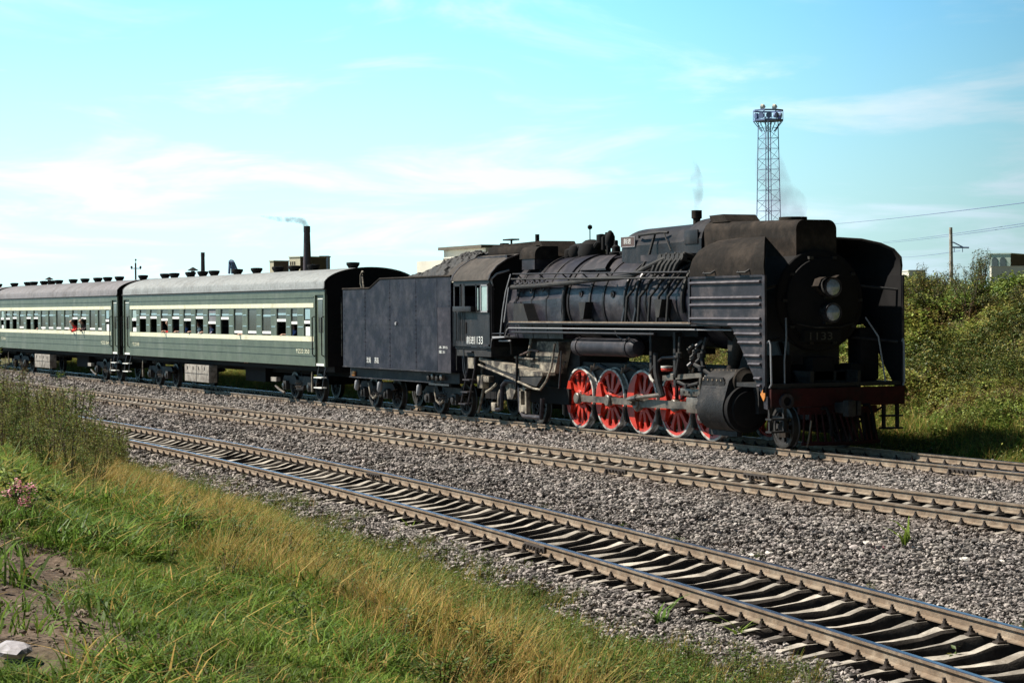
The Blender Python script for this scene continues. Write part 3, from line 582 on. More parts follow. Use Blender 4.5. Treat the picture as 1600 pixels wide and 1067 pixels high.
SW=keep(spoke_wheel_mesh(.45,.065,9),'frame_black'); ST=keep(tyre_mesh(.45,.065),'tyre_steel')
pinm=MB(); pinm.lathe([(.02,0),(.085,0),(.095,.02),(.095,.22),(.02,.22)],(0,-.2,0),(0,1,0),14); PIN=keep(pinm,'oily_steel')
def place(me,name,parent,loc,rz=0,rx=None):
    o=bpy.data.objects.new(name,me); COL.objects.link(o); o.parent=parent; o.location=Vector(loc)-ORG[parent.name] if parent.type=='EMPTY' else Vector(loc); o.rotation_euler=(0,0,rz); ORG[o.name]=ORG[parent.name]; return o
def wheel(parent,wm,tm,X,side,z,name,pin=False):
    o=place(wm,name,parent,(X,side*.80,z),0 if side<0 else math.pi); 
    if side>0: o.scale=(1,1,1)
    t=place(tm,'tyre',o,(0,0,0))
    if pin: place(PIN,'crank_pin',o,(.36,0,0))
    return o
for i in range(5):
    X=-1.6*i
    for sd in (-1,1): wheel(loco,DW[1.25 if i==2 else .62],DT,X,sd,.75,'driving_wheel',True)
    k=MB(); k.cyl((X,-.7,.75),(X,.7,.75),.1,12); k.build('axle','frame_black',loco)
for X,nm in ((2.9,'leading_wheel'),(-8.7,'trailing_wheel')):
    for sd in (-1,1): wheel(loco,SW,ST,X,sd,.45,nm)
    k=MB(); k.cyl((X,-.7,.45),(X,.7,.45),.08,12); k.build('axle','frame_black',loco)
# springs, hangers and brake blocks between the drivers
for i in range(5):
    X=-1.6*i-.8
    for sd in (-1,):
        k=MB(); k.mat('frame_black'); k.prism([(X-.09,.28),(X+.02,.25),(X+.05,1.0),(X-.04,1.02)],sd*.82,sd*.72); k.mat('oily_steel'); k.tube([(X,sd*.86,.30),(X,sd*.86,.62)],.03,6); k.build('brake_hanger',parent=loco)
        k=MB(); k.mat('dark_steel'); k.tube([(X-.5,sd*.64,1.42),(X,sd*.66,1.55),(X+.5,sd*.64,1.42)],.06,6); k.mat('oily_steel'); k.tube([(X-.06,sd*.88,1.40),(X,sd*.88,1.55)],.035,6); k.tube([(X+.1,sd*.88,1.5),(X+.16,sd*.88,1.62)],.03,6); k.build('leaf_spring',parent=loco)
YR=-1.0; PX=.36
def bar(p0,p1,h0,h1,y0,y1,n=10,e0=.13,e1=.13):
    """forged rod with eyes at both ends, in the x-z plane"""
    k=MB(); p0=Vector((p0[0],p0[1]));p1=Vector((p1[0],p1[1])); d=(p1-p0).normalized(); nn=Vector((-d.y,d.x)); a=p0+d*e0*.6; b=p1-d*e1*.6
    k.prism([tuple(a+nn*h0),tuple(a-nn*h0),tuple(b-nn*h1),tuple(b+nn*h1)],y0,y1)
    for p,e in ((p0,e0),(p1,e1)): k.lathe([(.03,-.012),(e*.9,-.012),(e,0),(e,abs(y1-y0)),(e*.9,abs(y1-y0)+.012),(.03,abs(y1-y0)+.012)],(p.x,min(y0,y1),p.y),(0,1,0),18)
    return k
for sg in (-1,1):
    yy=sg*1.0
    for i in range(4):
        k=bar((-1.6*(i+1)+PX,.75),(-1.6*i+PX,.75),.075,.075,yy-.03,yy+.03); k.build('coupling_rod','oily_steel',loco)
    k=bar((-3.2+PX,.75),(-.15,.78),.10,.075,yy+sg*.10-.035,yy+sg*.10+.035,e0=.2,e1=.12); k.build('main_rod','oily_steel',loco)
for X in (-6.4,-4.8,-3.2,-1.6,0):
    k=MB(); k.lathe([(.02,0),(.12,0),(.14,.02),(.14,.07),(.02,.07)],(X+PX,-1.10 if X!=-3.2 else -1.2,.75),(0,1,0),16); k.build('rod_cap','oily_steel',loco)
k=MB(); k.mat('oily_steel'); k.box(-.62,.62,-1.24,-1.02,1.0,1.16,.01); 
for i in range(5): k.mat('matt_black'); k.cyl((-.45+.22*i,-1.25,1.08),(-.45+.22*i,-1.238,1.08),.028,8)
k.build('slide_bar',parent=loco)
k=MB(); k.box(-.4,.12,-1.22,-1.0,.62,.98,.03); k.build('crosshead','oily_steel',loco)
k=MB(); k.cyl((.1,-1.14,.79),(.75,-1.14,.79),.05,10); k.build('piston_rod','oily_steel',loco)
k=MB(); k.mat('oily_steel'); k.tube([(-3.2+PX,-1.22,.75),(-3.0,-1.25,.83),(-2.62,-1.25,.88)],.07,8); k.tube([(-2.62,-1.25,.88),(-1.55,-1.2,.98)],.05,8); k.build('eccentric_rod',parent=loco)
k=MB(); k.mat('frame_black'); k.tube([(-1.78,-1.2,1.92),(-1.7,-1.24,1.5),(-1.62,-1.22,1.2),(-1.5,-1.2,.95)],.075,8); k.mat('tyre_white'); k.tube([(-2.0,-1.25,1.42),(-1.9,-1.26,1.32),(-1.78,-1.26,1.27)],.035,7); k.build('expansion_link',parent=loco)
k=MB(); k.mat('dark_steel'); k.tube([(-2.1,-1.2,1.45),(-1.9,-1.2,1.62),(-1.5,-1.2,1.82),(-.6,-1.2,1.86)],.03,7); k.build('reach_rod',parent=loco)
k=MB(); k.mat('oily_steel'); k.prism([(-1.5,1.30),(-1.5,1.42),(.25,1.52),(.25,1.42)],-1.2,-1.12); k.build('radius_rod',parent=loco)
k=MB(); k.mat('wheel_red'); k.lathe([(.02,0),(.13,0),(.15,.04),(.13,.1),(.02,.1)],(-1.3,-1.18,1.52),(0,0,1),14); k.mat('tyre_white'); k.lathe([(.02,0),(.15,0),(.15,.04),(.02,.04)],(-1.3,-1.18,1.60),(0,0,1),14); k.build('oil_cup',parent=loco)
k=MB(); k.mat('oily_steel'); k.tube([(.32,-1.25,1.42),(.30,-1.27,1.0),(.27,-1.25,.55)],.045,7); k.lathe([(.02,0),(.07,0),(.07,.06),(.02,.06)],(.28,-1.29,.55),(0,1,0),10); k.lathe([(.02,0),(.08,0),(.08,.06),(.02,.06)],(.31,-1.31,1.05),(0,1,0),10); k.build('combination_lever',parent=loco)
k=MB(); k.mat('beam_red'); k.box(-1.42,-1.36,-.92,-.86,.8,1.2); k.build('guide_yoke','frame_black',loco)
k=MB(); k.box(-1.0,-.9,-1.2,-.55,1.2,2.4); k.build('motion_bracket','frame_black',loco); k=MB(); k.box(-2.2,-2.1,-1.15,-.55,1.3,2.4); k.build('motion_bracket','frame_black',loco)
for q in range(9):
    X=-.25+.12*(q%5); z=1.62+.1*(q%3)+.03*q; k=MB(); k.mat('frame_black' if q%4 else 'dark_steel'); k.tube([(X,-1.2,z),(X+.08,-1.28,z+.05),(X+.16,-1.18,z+.16)],.045,7); k.build('valve_fitting',parent=loco)
for pts,r in (([(.62,-1.3,1.25),(.5,-1.34,1.0),(.55,-1.3,.6)],.05),([(.7,-1.25,1.5),(.45,-1.3,1.62),(.1,-1.28,1.7)],.045),([(.68,-1.35,.95),(.55,-1.4,.8),(.6,-1.38,.45)],.06),([(.3,-1.3,1.3),(-.2,-1.3,1.22),(-.7,-1.25,1.3)],.035),([(.5,-1.2,2.3),(.35,-1.25,1.9),(.45,-1.25,1.6)],.05),([(-.6,-1.25,2.3),(-.55,-1.3,1.9),(-.75,-1.28,1.4)],.04)):
    k=MB(); k.mat('frame_black'); k.tube(pts,r,7); k.lathe([(.03,-.06),(r*1.9,-.05),(r*1.9,.05),(.03,.06)],pts[1],(0,0,1),10); k.build('oil_pipe',parent=loco)
# cylinders (both sides)
for sg in (-1,1):
    pts=[(round(sg*1.14+.49*math.cos(a),4),round(.79+.49*math.sin(a),4)) for a in np.linspace(0,6.283,25)[:-1]]+[(round(sg*1.08+.29*math.cos(a),4),round(1.36+.27*math.sin(a),4)) for a in np.linspace(0,6.283,17)[:-1]]+[(sg*1.46,1.40),(sg*1.46,.52)]
    k=MB(); k.prism(hull(pts),.78,1.86,'x'); cyl_=k.build('cylinder','cylinder_black',loco)
    k=MB(); k.prism([(.84,.50),(.80,.62),(.80,1.34),(.90,1.46),(1.66,1.46),(1.74,1.36),(1.62,.62),(1.50,.50)],sg*1.462,sg*1.50); k.build('side_plate','cylinder_black',cyl_)
    for X in (.86,1.05,1.24,1.43,1.60):
        for z in (.56,1.40): k=MB(); k.lathe([(.02,0),(.022,.014)],(X,sg*1.50,z),(0,sg,0),6); k.build('plate_bolt','rail_rust',cyl_)
    k=MB(); k.lathe([(.46,0),(.46,.12),(.50,.13),(.50,.21),(.40,.22),(.38,.27),(.22,.30),(.05,.31)],(1.86,sg*1.14,.79),(1,0,0),32); k.build('cylinder_cover','matt_black',cyl_)  # cover painted black, the shade on its face put into the colour
    k=MB(); k.lathe([(.28,0),(.31,.02),(.31,.09),(.27,.11),(.2,.2),(.05,.22)],(1.86,sg*1.08,1.36),(1,0,0),24); k.build('valve_chest_cover','sooty_brown',cyl_)
    k=MB(); k.mat('deflector_grey'); k.box(.88,1.40,sg*1.502,sg*1.525,.78,1.14,.006); k.mat('deflector_grey'); k.box(.95,1.4,sg*1.502,sg*1.516,1.22,1.245); k.build('cylinder_panel',parent=cyl_)
    k=MB(); k.tube([(1.15,sg*.98,1.55),(1.28,sg*.93,1.9),(1.4,sg*.85,2.55)],.125,14); k.build('steam_inlet_pipe','sooty_brown',loco)
    k=MB(); k.box(.66,1.84,sg*1.2-.06,sg*1.2+.06,.2,.34); k.tube([(.7,sg*1.2,.25),(.6,sg*1.22,.5)],.03,6); k.build('drain_cock','frame_black',loco)
    for q in range(7):
        X=.7+.17*q; k=MB(); k.lathe([(.03,0),(.03,.03)],(X,sg*1.2,1.585),(0,0,1),6); k.build('cover_bolt','rail_rust',cyl_)
# ------------------------------------------------------------------ smoke deflectors
for sg in (-1,1):
    Yd=sg*1.685
    poly=[(.60,3.60),(3.68,3.60),(3.68,1.22),(3.62,1.05),(2.38,2.50),(2.28,2.56),(.60,2.62)]
    k=MB(); k.prism(poly,Yd,Yd-sg*.02); dfl=k.build('smoke_deflector','deflector_grey',loco)
    k=MB(); k.prism(poly,Yd-sg*.023,Yd-sg*.035); k.build('deflector_shade_sheet','matt_black',dfl)  # added black sheet that paints shade on the inner face
    for z,x0 in ((3.47,.6),(3.15,.6),(3.00,.6),(2.71,.6),(2.585,2.2),(2.40,2.46),(2.22,2.60),(1.95,2.84),(1.78,3.0),(1.49,3.22),(1.34,3.34)):
        k=MB(); k.prism([(Yd-sg*.005,z-.045),(Yd+sg*.03,z-.03),(Yd+sg*.055,z-.004),(Yd+sg*.04,z+.024),(Yd-sg*.005,z+.034)],x0+.06,3.52,'x'); k.build('deflector_rib','rib_lit',dfl)
    k=MB(); k.box(.57,.65,Yd-.03*sg,Yd+.025*sg,2.62,3.6); k.build('deflector_edge','deflector_grey',dfl)
    k=MB(); k.box(3.62,3.705,Yd-.02*sg,Yd+.03*sg,1.2,3.6); k.build('deflector_edge','deflector_grey',dfl)
    k=MB(); k.box(.65,3.62,Yd-.0*sg,Yd+.03*sg,3.565,3.61); k.build('deflector_edge','deflector_grey',dfl)
    k=MB(); k.prism([(3.52,1.17),(3.70,1.36),(3.70,1.12),(3.64,1.03)],Yd+.006*sg,Yd+.03*sg); k.build('deflector_tip','orange_paint',dfl)
    pr=[(sg*1.69,3.61),(sg*1.71,3.80),(sg*1.69,3.98),(sg*1.60,4.16),(sg*1.44,4.29),(sg*1.20,4.39),(sg*.92,4.43),(sg*.5,4.44)]
    xf=[3.66-1.55*max(0,1.69-abs(y)) for y,z in pr]
    k=MB(); k.sheet(pr,[.6,.66,.74,.84,.95,1.1,1.3,1.6],xf,.02 if sg>0 else -.02); top=k.build('deflector_hood','sooty_brown',loco)
    k=MB(); k.sheet([(y-sg*.03,z-.03) for y,z in pr],[.62,.68,.76,.86,.97,1.12,1.32,1.62],[x-.02 for x in xf],.006 if sg>0 else -.006); k.build('hood_shade_sheet','matt_black',top)  # black sheet added under the hood to paint its shade
    for X in (1.25,2.65):
        k=MB(); z=3.70; k.tube([(X,sg*1.70,z),(X+.08,sg*1.77,z-.03),(X+.42,sg*1.77,z-.03),(X+.46,sg*1.70,z+.02)],.022,6); k.build('hood_handle','frame_black',top)
    for z,y0 in ((3.3,.95),(2.2,.9)):
        k=MB(); k.cyl((3.55,sg*1.66,z),(2.95,sg*y0,z+.1),.03,6); k.build('deflector_stay','frame_black',loco)
    k=MB(); k.tube([(3.70,sg*1.66,2.22),(3.76,sg*1.64,2.26),(3.80,sg*1.635,2.18),(3.82,sg*1.63,1.38),(3.76,sg*1.64,1.30)],.02,7); k.build('grab_rail','grey_paint',loco)
    k=MB(); k.tube([(3.35,sg*.98,2.72),(3.6,sg*1.13,2.32),(3.63,sg*1.2,1.85),(3.7,sg*1.24,1.34)],.017,7); k.build('front_handrail','grey_paint',loco)
# ------------------------------------------------------------------ front end
k=MB(); k.lathe([(1.04,0),(1.06,.03),(.98,.07),(.94,.07)],(3.1,0,BZ),(1,0,0),40); k.lathe([(.9,.06),(.88,.14),(.7,.22),(.4,.27),(.02,.29)],(3.1,0,BZ),(1,0,0),40); sbd=k.build('smokebox_door','matt_black',loco)
for a in range(10):
    q=a*2*math.pi/10; k=MB(); k.box(3.17,3.25,.93*math.cos(q)-.05,.93*math.cos(q)+.05,BZ+.93*math.sin(q)-.03,BZ+.93*math.sin(q)+.03); k.build('door_clamp','frame_black',sbd)
k=MB(); k.tube([(3.33,-.7,2.60),(3.42,-.3,2.52),(3.42,.3,2.52),(3.33,.7,2.60)],.018,6); k.build('door_handrail','frame_black',sbd)
for z,cap in ((3.35,True),(2.82,False)):
    k=MB(); k.mat('frame_black'); k.lathe([(.12,-.32),(.19,-.22),(.21,0),(.195,.02)],(3.58,0,z),(1,0,0),24); h=k.build('headlight',parent=loco)
    k=MB(); k.lathe([(.02,.06),(.10,.05),(.165,.015),(.17,-.005)],(3.61,0,z),(1,0,0),24); k.build('lens','lens',h)
    k=MB(); k.lathe([(.175,0),(.205,0),(.205,.05),(.175,.05)],(3.585,0,z),(1,0,0),24,closed=True); k.build('lamp_ring','deflector_grey',h)
    if cap:
        k=MB(); k.sheet([(-.42,.02+z),(-.34,.16+z),(-.2,.20+z),(0,.19+z),(.12,.24+z)],[3.5,3.46,3.42,3.5,3.55],[3.72,3.70,3.66,3.72,3.68],.012); k.sheet([(-.42,.02+z),(-.30,-.08+z),(-.2,-.16+z)],3.45,3.6,.012); k.build('bent_cowl','sooty_brown',h)
    k=MB(); k.box(3.2,3.45,-.08,.08,z-.24,z-.12); k.build('lamp_bracket','frame_black',loco)
k=MB(); k.box(3.24,3.38,-.55,.35,2.22,2.46); p_=k.build('front_plate','matt_black',loco); text('1133','front_number',.16,(3.385,-.42,2.26),p_,'dark_steel',.55,face='x')
k=MB(); k.prism([(2.4,1.38),(3.74,1.38),(3.74,1.30),(2.4,1.30)],-1.6,1.6); k.build('front_platform','frame_black',loco)
k=MB(); k.prism([(2.55,2.2),(2.62,2.22),(3.1,1.40),(3.0,1.385)],-.72,.62); k.box(2.9,3.35,-1.4,-.85,1.38,1.95,.04); k.box(2.9,3.3,-.3,.25,1.38,1.9,.04); k.box(2.95,3.3,.25,.55,1.38,1.62,.03); k.box(2.6,3.1,1.02,1.5,1.38,2.5,.06); k.box(2.7,3.2,.72,1.05,1.38,1.75,.04); k.build('front_apron','matt_black',loco)
k=MB(); k.box(3.70,3.82,-1.64,1.64,.90,1.28,.01); k.build('buffer_beam','beam_red',loco)
k=MB(); k.mat('deflector_grey'); k.lathe([(.09,0),(.155,0),(.155,.09),(.09,.09)],(3.825,-1.31,1.03),(1,0,0),20,closed=True); k.mat('matt_black'); k.lathe([(.02,.03),(.09,.03),(.09,.01),(.02,.01)],(3.825,-1.31,1.03),(1,0,0),16); k.build('marker_lamp',parent=loco)
k=MB(); k.mat('deflector_grey'); k.prism([(3.60,1.13),(3.76,1.13),(3.76,.86),(3.62,.88)],-1.69,-1.65); k.build('step_bracket',parent=loco)
k=MB(); k.box(3.82,4.25,-.12,.12,.76,.98,.02); k.box(4.2,4.42,-.18,.02,.70,1.04,.04); k.box(4.2,4.40,.06,.16,.72,1.02,.03); k.build('coupler','frame_black',loco)
for y,z in ((-.42,.85),(.38,.85),(.62,.9)):
    k=MB(); k.tube([(3.82,y,z),(3.98,y,z+.02),(4.05,y+.03,z-.12),(4.06,y+.08,z-.4),(4.0,y+.12,z-.55)],.032,8); k.build('air_hose','matt_black',loco)
k=MB(); k.mat('beam_red')
k.box(3.72,3.80,-.95,.95,.74,.89)
for i in range(13):
    y=-.84+.14*i; t=1-abs(i-6)/6.; k.tube([(3.80,y,.80),(3.86+.30*t,y*1.08,.16)],.026,5)
k.tube([(3.86,-.95,.15),(4.0,-.5,.15),(4.17,0,.15),(4.0,.5,.15),(3.86,.95,.15)],.045,6); k.build('pilot',parent=loco)
k=MB(); k.mat('matt_black'); k.prism([(.55,.86),(.75,.86),(1.02,.14),(.7,.14)],3.70,3.78,'x'); k.build('rail_guard',parent=loco)
k=MB(); k.mat('rail_rust'); k.tube([(3.88,-.72,.62),(3.92,-.80,.3),(3.93,-.86,.08)],.02,6); k.build('uncoupling_lever',parent=loco)
for sg in (-1,1):
    k=MB(); a,b_=sg*1.22,sg*1.56
    for y in (a,b_): k.box(3.62,3.68,y-.035,y+.035,.38,.92)
    for z in (.38,.64): k.box(3.56,3.78,min(a,b_)-.06,max(a,b_)+.06,z,z+.035)
    k.build('front_step','frame_black',loco)
k=MB(); k.cyl((3.66,1.2,.86),(3.4,.72,.5),.025,6); k.build('step_stay','frame_black',loco)
k=MB(); k.mat('sooty_brown'); k.box(3.05,3.3,-.98,-.90,.25,.55); k.mat('dark_steel'); k.box(2.6,3.3,-.97,-.92,.58,.68); k.build('truck_axlebox',parent=loco)
# ------------------------------------------------------------------ cab
YC=1.61
def cabwall(sg):
    k=MB(); y0,y1=sg*YC,sg*(YC-.03)
    X0,X1=-12.27,-9.95
    for a,b_,z0,z1 in ((X0,X1,1.96,2.88),(X0,X1,3.58,3.72),(X0,-12.16,2.88,3.58),(-11.80,-11.52,2.88,3.58),(-10.05,X1,2.88,3.58)): k.box(a,b_,y0,y1,z0,z1)
    return k.build('cab_side','loco_black',loco)
for sg in (-1,1):
    cs=cabwall(sg); y=sg*YC
    k=MB(); 
    for a,b_,z0,z1 in ((-12.20,-11.76,3.56,3.62),(-12.20,-12.15,2.86,3.6),(-11.81,-11.76,2.86,3.6),(-11.55,-11.49,2.86,3.62),(-10.78,-10.72,2.9,3.6),(-11.55,-10.0,3.57,3.62),(-11.55,-10.0,2.85,2.9)): k.box(a,b_,y-.0*sg,y+.022*sg,z0,z1)
    k.build('window_frame','loco_black',cs)
    k=MB(); k.mat('glass_pale'); k.box(-10.42,-10.03,y+.008*sg,y+.02*sg,2.90,3.55); k.mat('grey_paint'); 
    for a,b_,z0,z1 in ((-10.45,-10.41,2.87,3.58),(-10.03,-9.99,2.87,3.58),(-10.45,-9.99,2.86,2.90),(-10.45,-9.99,3.55,3.58)): k.box(a,b_,y+.006*sg,y+.04*sg,z0,z1)
    k.build('window_pane',parent=cs)
    k=MB(); k.mat('glass_pale'); k.box(-10.66,-10.62,y-.35*sg,y+.02*sg,2.92,3.5); k.build('wind_deflector',parent=cs)
    k=MB(); k.box(-12.0,-10.82,y+.03*sg,y+.15*sg,2.88,3.02,.008); k.build('arm_rest','loco_black',cs)
    for X in (-12.2,-12.02,-11.86,-11.6):
        k=MB(); k.cyl((X,y+.035*sg,1.95 if X<-12.1 else 2.1),(X,y+.035*sg,2.86),.02,6); k.build('grab_rail','dark_steel',cs)
    k=MB(); k.mat('matt_black'); k.box(-11.5,-11.42,y+.002*sg,y+.02*sg,2.3,2.6); k.mat('deflector_grey'); k.box(-10.3,-9.97,y+.002*sg,y+.03*sg,1.97,2.03); k.build('side_bracket',parent=cs)
    if sg<0:
        text('前进','cab_lettering',.20,(-11.42,y-.002,2.03),cs,'white_paint',.48); text('1133','cab_number',.20,(-10.90,y-.002,2.03),cs,'white_paint',.52)
pr=[(-1.66,3.70),(-1.60,3.86),(-1.42,4.06),(-1.12,4.25),(-.75,4.38),(0,4.46),(.75,4.38),(1.12,4.25),(1.42,4.06),(1.60,3.86),(1.66,3.70)]
k=MB(); k.sheet(pr,-12.3,-9.88,-.03); croof=k.build('cab_roof','cab_roof',loco)
k=MB(); k.sheet([(y*.93,(z-3.7)*.94+3.7) for y,z in pr],-13.05,-12.32,-.03); k.build('rear_hood','cab_roof',loco)
k=MB(); k.sheet([(y*1.004,z+.012) for y,z in pr],-12.36,-12.26,-.02); k.sheet([(y*1.004,z+.012) for y,z in pr],-9.92,-9.86,-.02); k.build('roof_rim','loco_black',croof)
k=MB(); k.box(-12.2,-9.2,-.62,.62,4.4,4.60,.05); k.prism([(-12.3,4.58),(-12.1,4.66),(-9.2,4.70),(-8.75,4.30),(-12.3,4.40)],-.5,.5); k.build('roof_vent','sooty_brown',croof)
k=MB(); k.mat('deflector_grey'); k.box(-12.1,-10.1,-.98,-.9,4.30,4.345); k.box(-10.15,-10.05,-1.05,-.85,4.24,4.36); k.build('roof_rail',parent=croof)
k=MB(); k.box(-12.3,-11.75,-.12,.12,4.80,4.84); k.cyl((-12.0,0,4.6),(-12.0,0,4.82),.03,6); k.build('roof_vane','matt_black',croof)
k=MB(); k.box(-12.55,-12.35,-.1,.1,4.55,4.74,.02); k.build('roof_box','matt_black',croof)
k=MB(); k.cyl((-10.6,.1,4.6),(-10.6,.1,4.92),.06,8); k.build('roof_pipe','matt_black',croof)
k=MB(); fr=[(-1.58,1.96),(-1.58,3.72),(-1.36,4.04),(-1.08,4.22),(-.72,4.35),(0,4.42),(.72,4.35),(1.08,4.22),(1.36,4.04),(1.58,3.72),(1.58,1.96)]
k.prism(fr,-9.99,-9.96,'x'); k.build('cab_front','matt_black',loco)
k=MB(); k.box(-12.25,-9.99,-1.575,1.575,1.90,1.96); k.box(-12.2,-10.0,-1.55,1.55,1.7,1.9); k.build('cab_floor','frame_black',loco)
k=MB(); k.tube([(-9.94,-1.5,3.45),(-9.9,-1.58,3.72),(-9.84,-1.45,3.86),(-9.84,-1.1,3.95)],.03,6); k.build('front_gutter','grey_paint',loco)
k=MB(); k.box(-9.96,-9.9,-1.58,-1.5,1.96,3.6); k.build('corner_post','loco_black',loco)
k=MB(); k.tube([(-9.5,-1.52,2.25),(-9.42,-1.48,2.9),(-9.35,-1.42,3.4),(-9.3,-1.30,3.84)],.02,6); k.tube([(-9.3,-1.5,2.6),(-9.26,-1.38,3.5)],.02,6); k.build('column_pipe','grey_paint',loco)
# cab steps
k=MB(); k.mat('deflector_grey')
for X in (-11.55,-11.10): k.tube([(X,-1.5,1.80),(X-.02,-1.52,1.35),(X-.42,-1.55,.40)],.028,6)
for z,dx in ((.40,-.42),(.72,-.29),(1.05,-.15),(1.80,0)): k.box(-11.55+dx,-11.10+dx,-1.62,-1.42,z,z+.035)
k.build('cab_steps',parent=loco)
k=MB(); k.box(-11.5,-11.12,-1.545,-1.53,1.38,1.66); k.build('step_plate','lime_dust',loco)
for pts in ([(-12.0,-1.5,1.95),(-11.9,-1.5,1.3),(-11.75,-1.5,1.05)],[(-11.75,-1.56,2.0),(-11.7,-1.56,1.5),(-11.6,-1.56,1.2)]):
    k=MB(); k.tube(pts,.014,5); k.build('hand_pole','dark_steel',loco)
# ash pan, injectors, pipework and trailing truck, caked in pale scale
k=MB(); k.mat('lime_dust'); k.prism([(-9.4,1.45),(-9.35,1.62),(-8.35,1.66),(-8.2,2.12),(-7.0,2.12),(-6.98,1.9),(-7.25,1.32)],-1.08,-.75); k.mat('frame_black'); k.box(-9.4,-6.6,-.7,.7,1.0,2.3); k.build('ash_pan',parent=loco)
k=MB(); k.mat('lime_dust'); k.prism([(-10.95,1.60),(-10.9,1.68),(-9.2,1.52),(-8.2,1.40),(-7.15,1.36),(-7.1,1.28),(-8.4,1.24),(-9.5,1.36)],-1.48,-1.12); k.build('ash_tray',parent=loco)
k=MB(); k.mat('frame_black'); k.prism([(-10.6,1.58),(-9.2,1.48),(-7.15,1.26),(-7.5,1.0),(-9.2,1.18),(-10.5,1.4)],-1.46,-1.40); k.build('tray_skirt',parent=loco)
for pts,r,mt_ in (([(-10.9,-1.5,1.48),(-9.2,-1.5,1.22),(-7.6,-1.5,.95),(-7.2,-1.5,.93),(-6.9,-1.48,1.15),(-6.72,-1.42,1.5),(-6.6,-1.38,2.1)],.028,'lime_dust'),([(-6.55,-1.3,.98),(-6.45,-1.3,1.5),(-6.4,-1.3,1.9)],.02,'dark_steel'),
    ([(-8.5,-1.12,2.2),(-8.45,-1.14,2.1),(-8.5,-1.2,1.75)],.04,'lime_dust'),([(-9.0,-1.2,1.75),(-8.2,-1.25,1.9),(-7.9,-1.2,1.86)],.025,'plate_brown'),([(-9.3,-1.2,1.7),(-8.2,-1.2,1.66)],.03,'lime_dust'),
    ([(-9.5,-1.2,1.8),(-9.3,-1.3,2.0),(-9.25,-1.4,2.3)],.03,'frame_black'),([(-8.55,-1.52,.9),(-8.5,-1.52,1.3),(-8.52,-1.5,1.75)],.035,'matt_black')):
    k=MB(); k.tube(pts,r,7); k.build('scale_pipe' if mt_=='lime_dust' else 'truck_pipe',mt_,loco)
k=MB(); k.mat('lime_dust'); k.box(-11.25,-10.9,-1.4,-1.2,.85,1.2,.03); k.box(-10.9,-10.55,-1.38,-1.2,1.02,1.18,.03); k.tube([(-11.1,-1.3,1.2),(-11.1,-1.32,1.55),(-11.2,-1.35,1.75)],.04,7); k.tube([(-11.05,-1.3,.85),(-11.2,-1.3,.5),(-11.5,-1.25,.2)],.04,7); k.tube([(-10.9,-1.3,.75),(-10.5,-1.32,.85),(-10.2,-1.3,1.0)],.035,7); k.build('injector',parent=loco)
k=MB(); k.mat('deflector_grey'); k.tube([(-10.15,-1.32,.32),(-9.85,-1.33,.35),(-9.8,-1.33,.95),(-9.55,-1.33,1.08),(-8.95,-1.33,1.08),(-8.75,-1.33,.95),(-8.7,-1.33,.35),(-8.5,-1.33,.22),(-7.5,-1.33,.22),(-7.42,-1.33,.7)],.06,8); k.build('truck_frame',parent=loco)
k=MB(); k.mat('lime_dust'); k.box(-8.62,-8.3,-1.38,-1.26,.32,.50,.02); k.box(-8.66,-8.58,-1.38,-1.26,.3,.9); k.box(-8.34,-8.26,-1.38,-1.26,.3,.9); k.box(-9.15,-8.6,-1.27,-1.2,.86,1.0); k.box(-8.66,-8.26,-1.38,-1.26,.86,.94); k.prism([(-9.75,1.05),(-9.2,1.05),(-9.1,.85),(-9.3,.62),(-9.6,.62)],-1.28,-1.18); k.build('axle_guide',parent=loco)
k=MB(); k.lathe([(.02,0),(.05,.02),(.07,.3),(.03,.45)],(-9.95,-1.36,.40),(0,.1,1),10); k.box(-10.4,-10.15,-1.38,-1.3,.28,.5,.02); k.build('brake_lever','lime_dust',loco)
k=MB(); k.box(-11.8,-6.8,-.9,.9,.55,.95); k.box(-12.2,-9.5,-.8,.8,.9,1.75); k.build('rear_frame','matt_black',loco)
k=MB(); k.box(-11.1,-10.0,-1.05,1.2,1.97,3.75,.05); k.box(-12.24,-12.2,-.2,1.5,1.97,3.9); k.build('backhead','matt_black',loco)
# ------------------------------------------------------------------ tender
tend=empty('tender',(-16.6,0,0),'slab-sided black coal tender coupled behind the locomotive cab','tender')
k=MB(); sp=[(-20.74,1.24),(-20.74,3.57),(-18.52,3.57),(-17.70,3.83),(-12.55,3.83),(-12.55,1.24)]
k.prism(sp,-1.57,-1.53); k.prism(sp,1.53,1.57); k.box(-20.74,-20.7,-1.53,1.53,1.24,3.57); k.box(-12.6,-12.55,-1.53,1.53,1.24,3.3); k.box(-20.7,-18.5,-1.53,1.53,3.46,3.5); k.prism([(-18.5,3.48),(-17.72,3.74),(-17.66,3.74),(-18.44,3.48)],-1.53,1.53); k.box(-20.7,-12.6,-1.53,1.53,1.24,1.3)
body=k.build('tank','tender_black',tend)
k=MB(); 
for sg in (-1,1): k.tube([(-20.76,sg*1.56,3.58),(-18.53,sg*1.56,3.58),(-17.70,sg*1.56,3.845),(-12.55,sg*1.56,3.845)],.035,6)
k.build('coping','sooty_brown',body)
k=MB(); k.mat('deflector_grey'); k.box(-20.76,-12.54,-1.585,-1.57,1.22,1.25); k.build('bottom_strip',parent=body)
for X in (-18.9,-16.95,-15.0,-13.5):      # plate seams with rivet rows
    zt_=3.55 if X<-18.5 else 3.8
    k=MB(); k.box(X-.010,X+.010,-1.575,-1.57,1.26,zt_); k.build('plate_seam','tender_black',body)
k=MB()
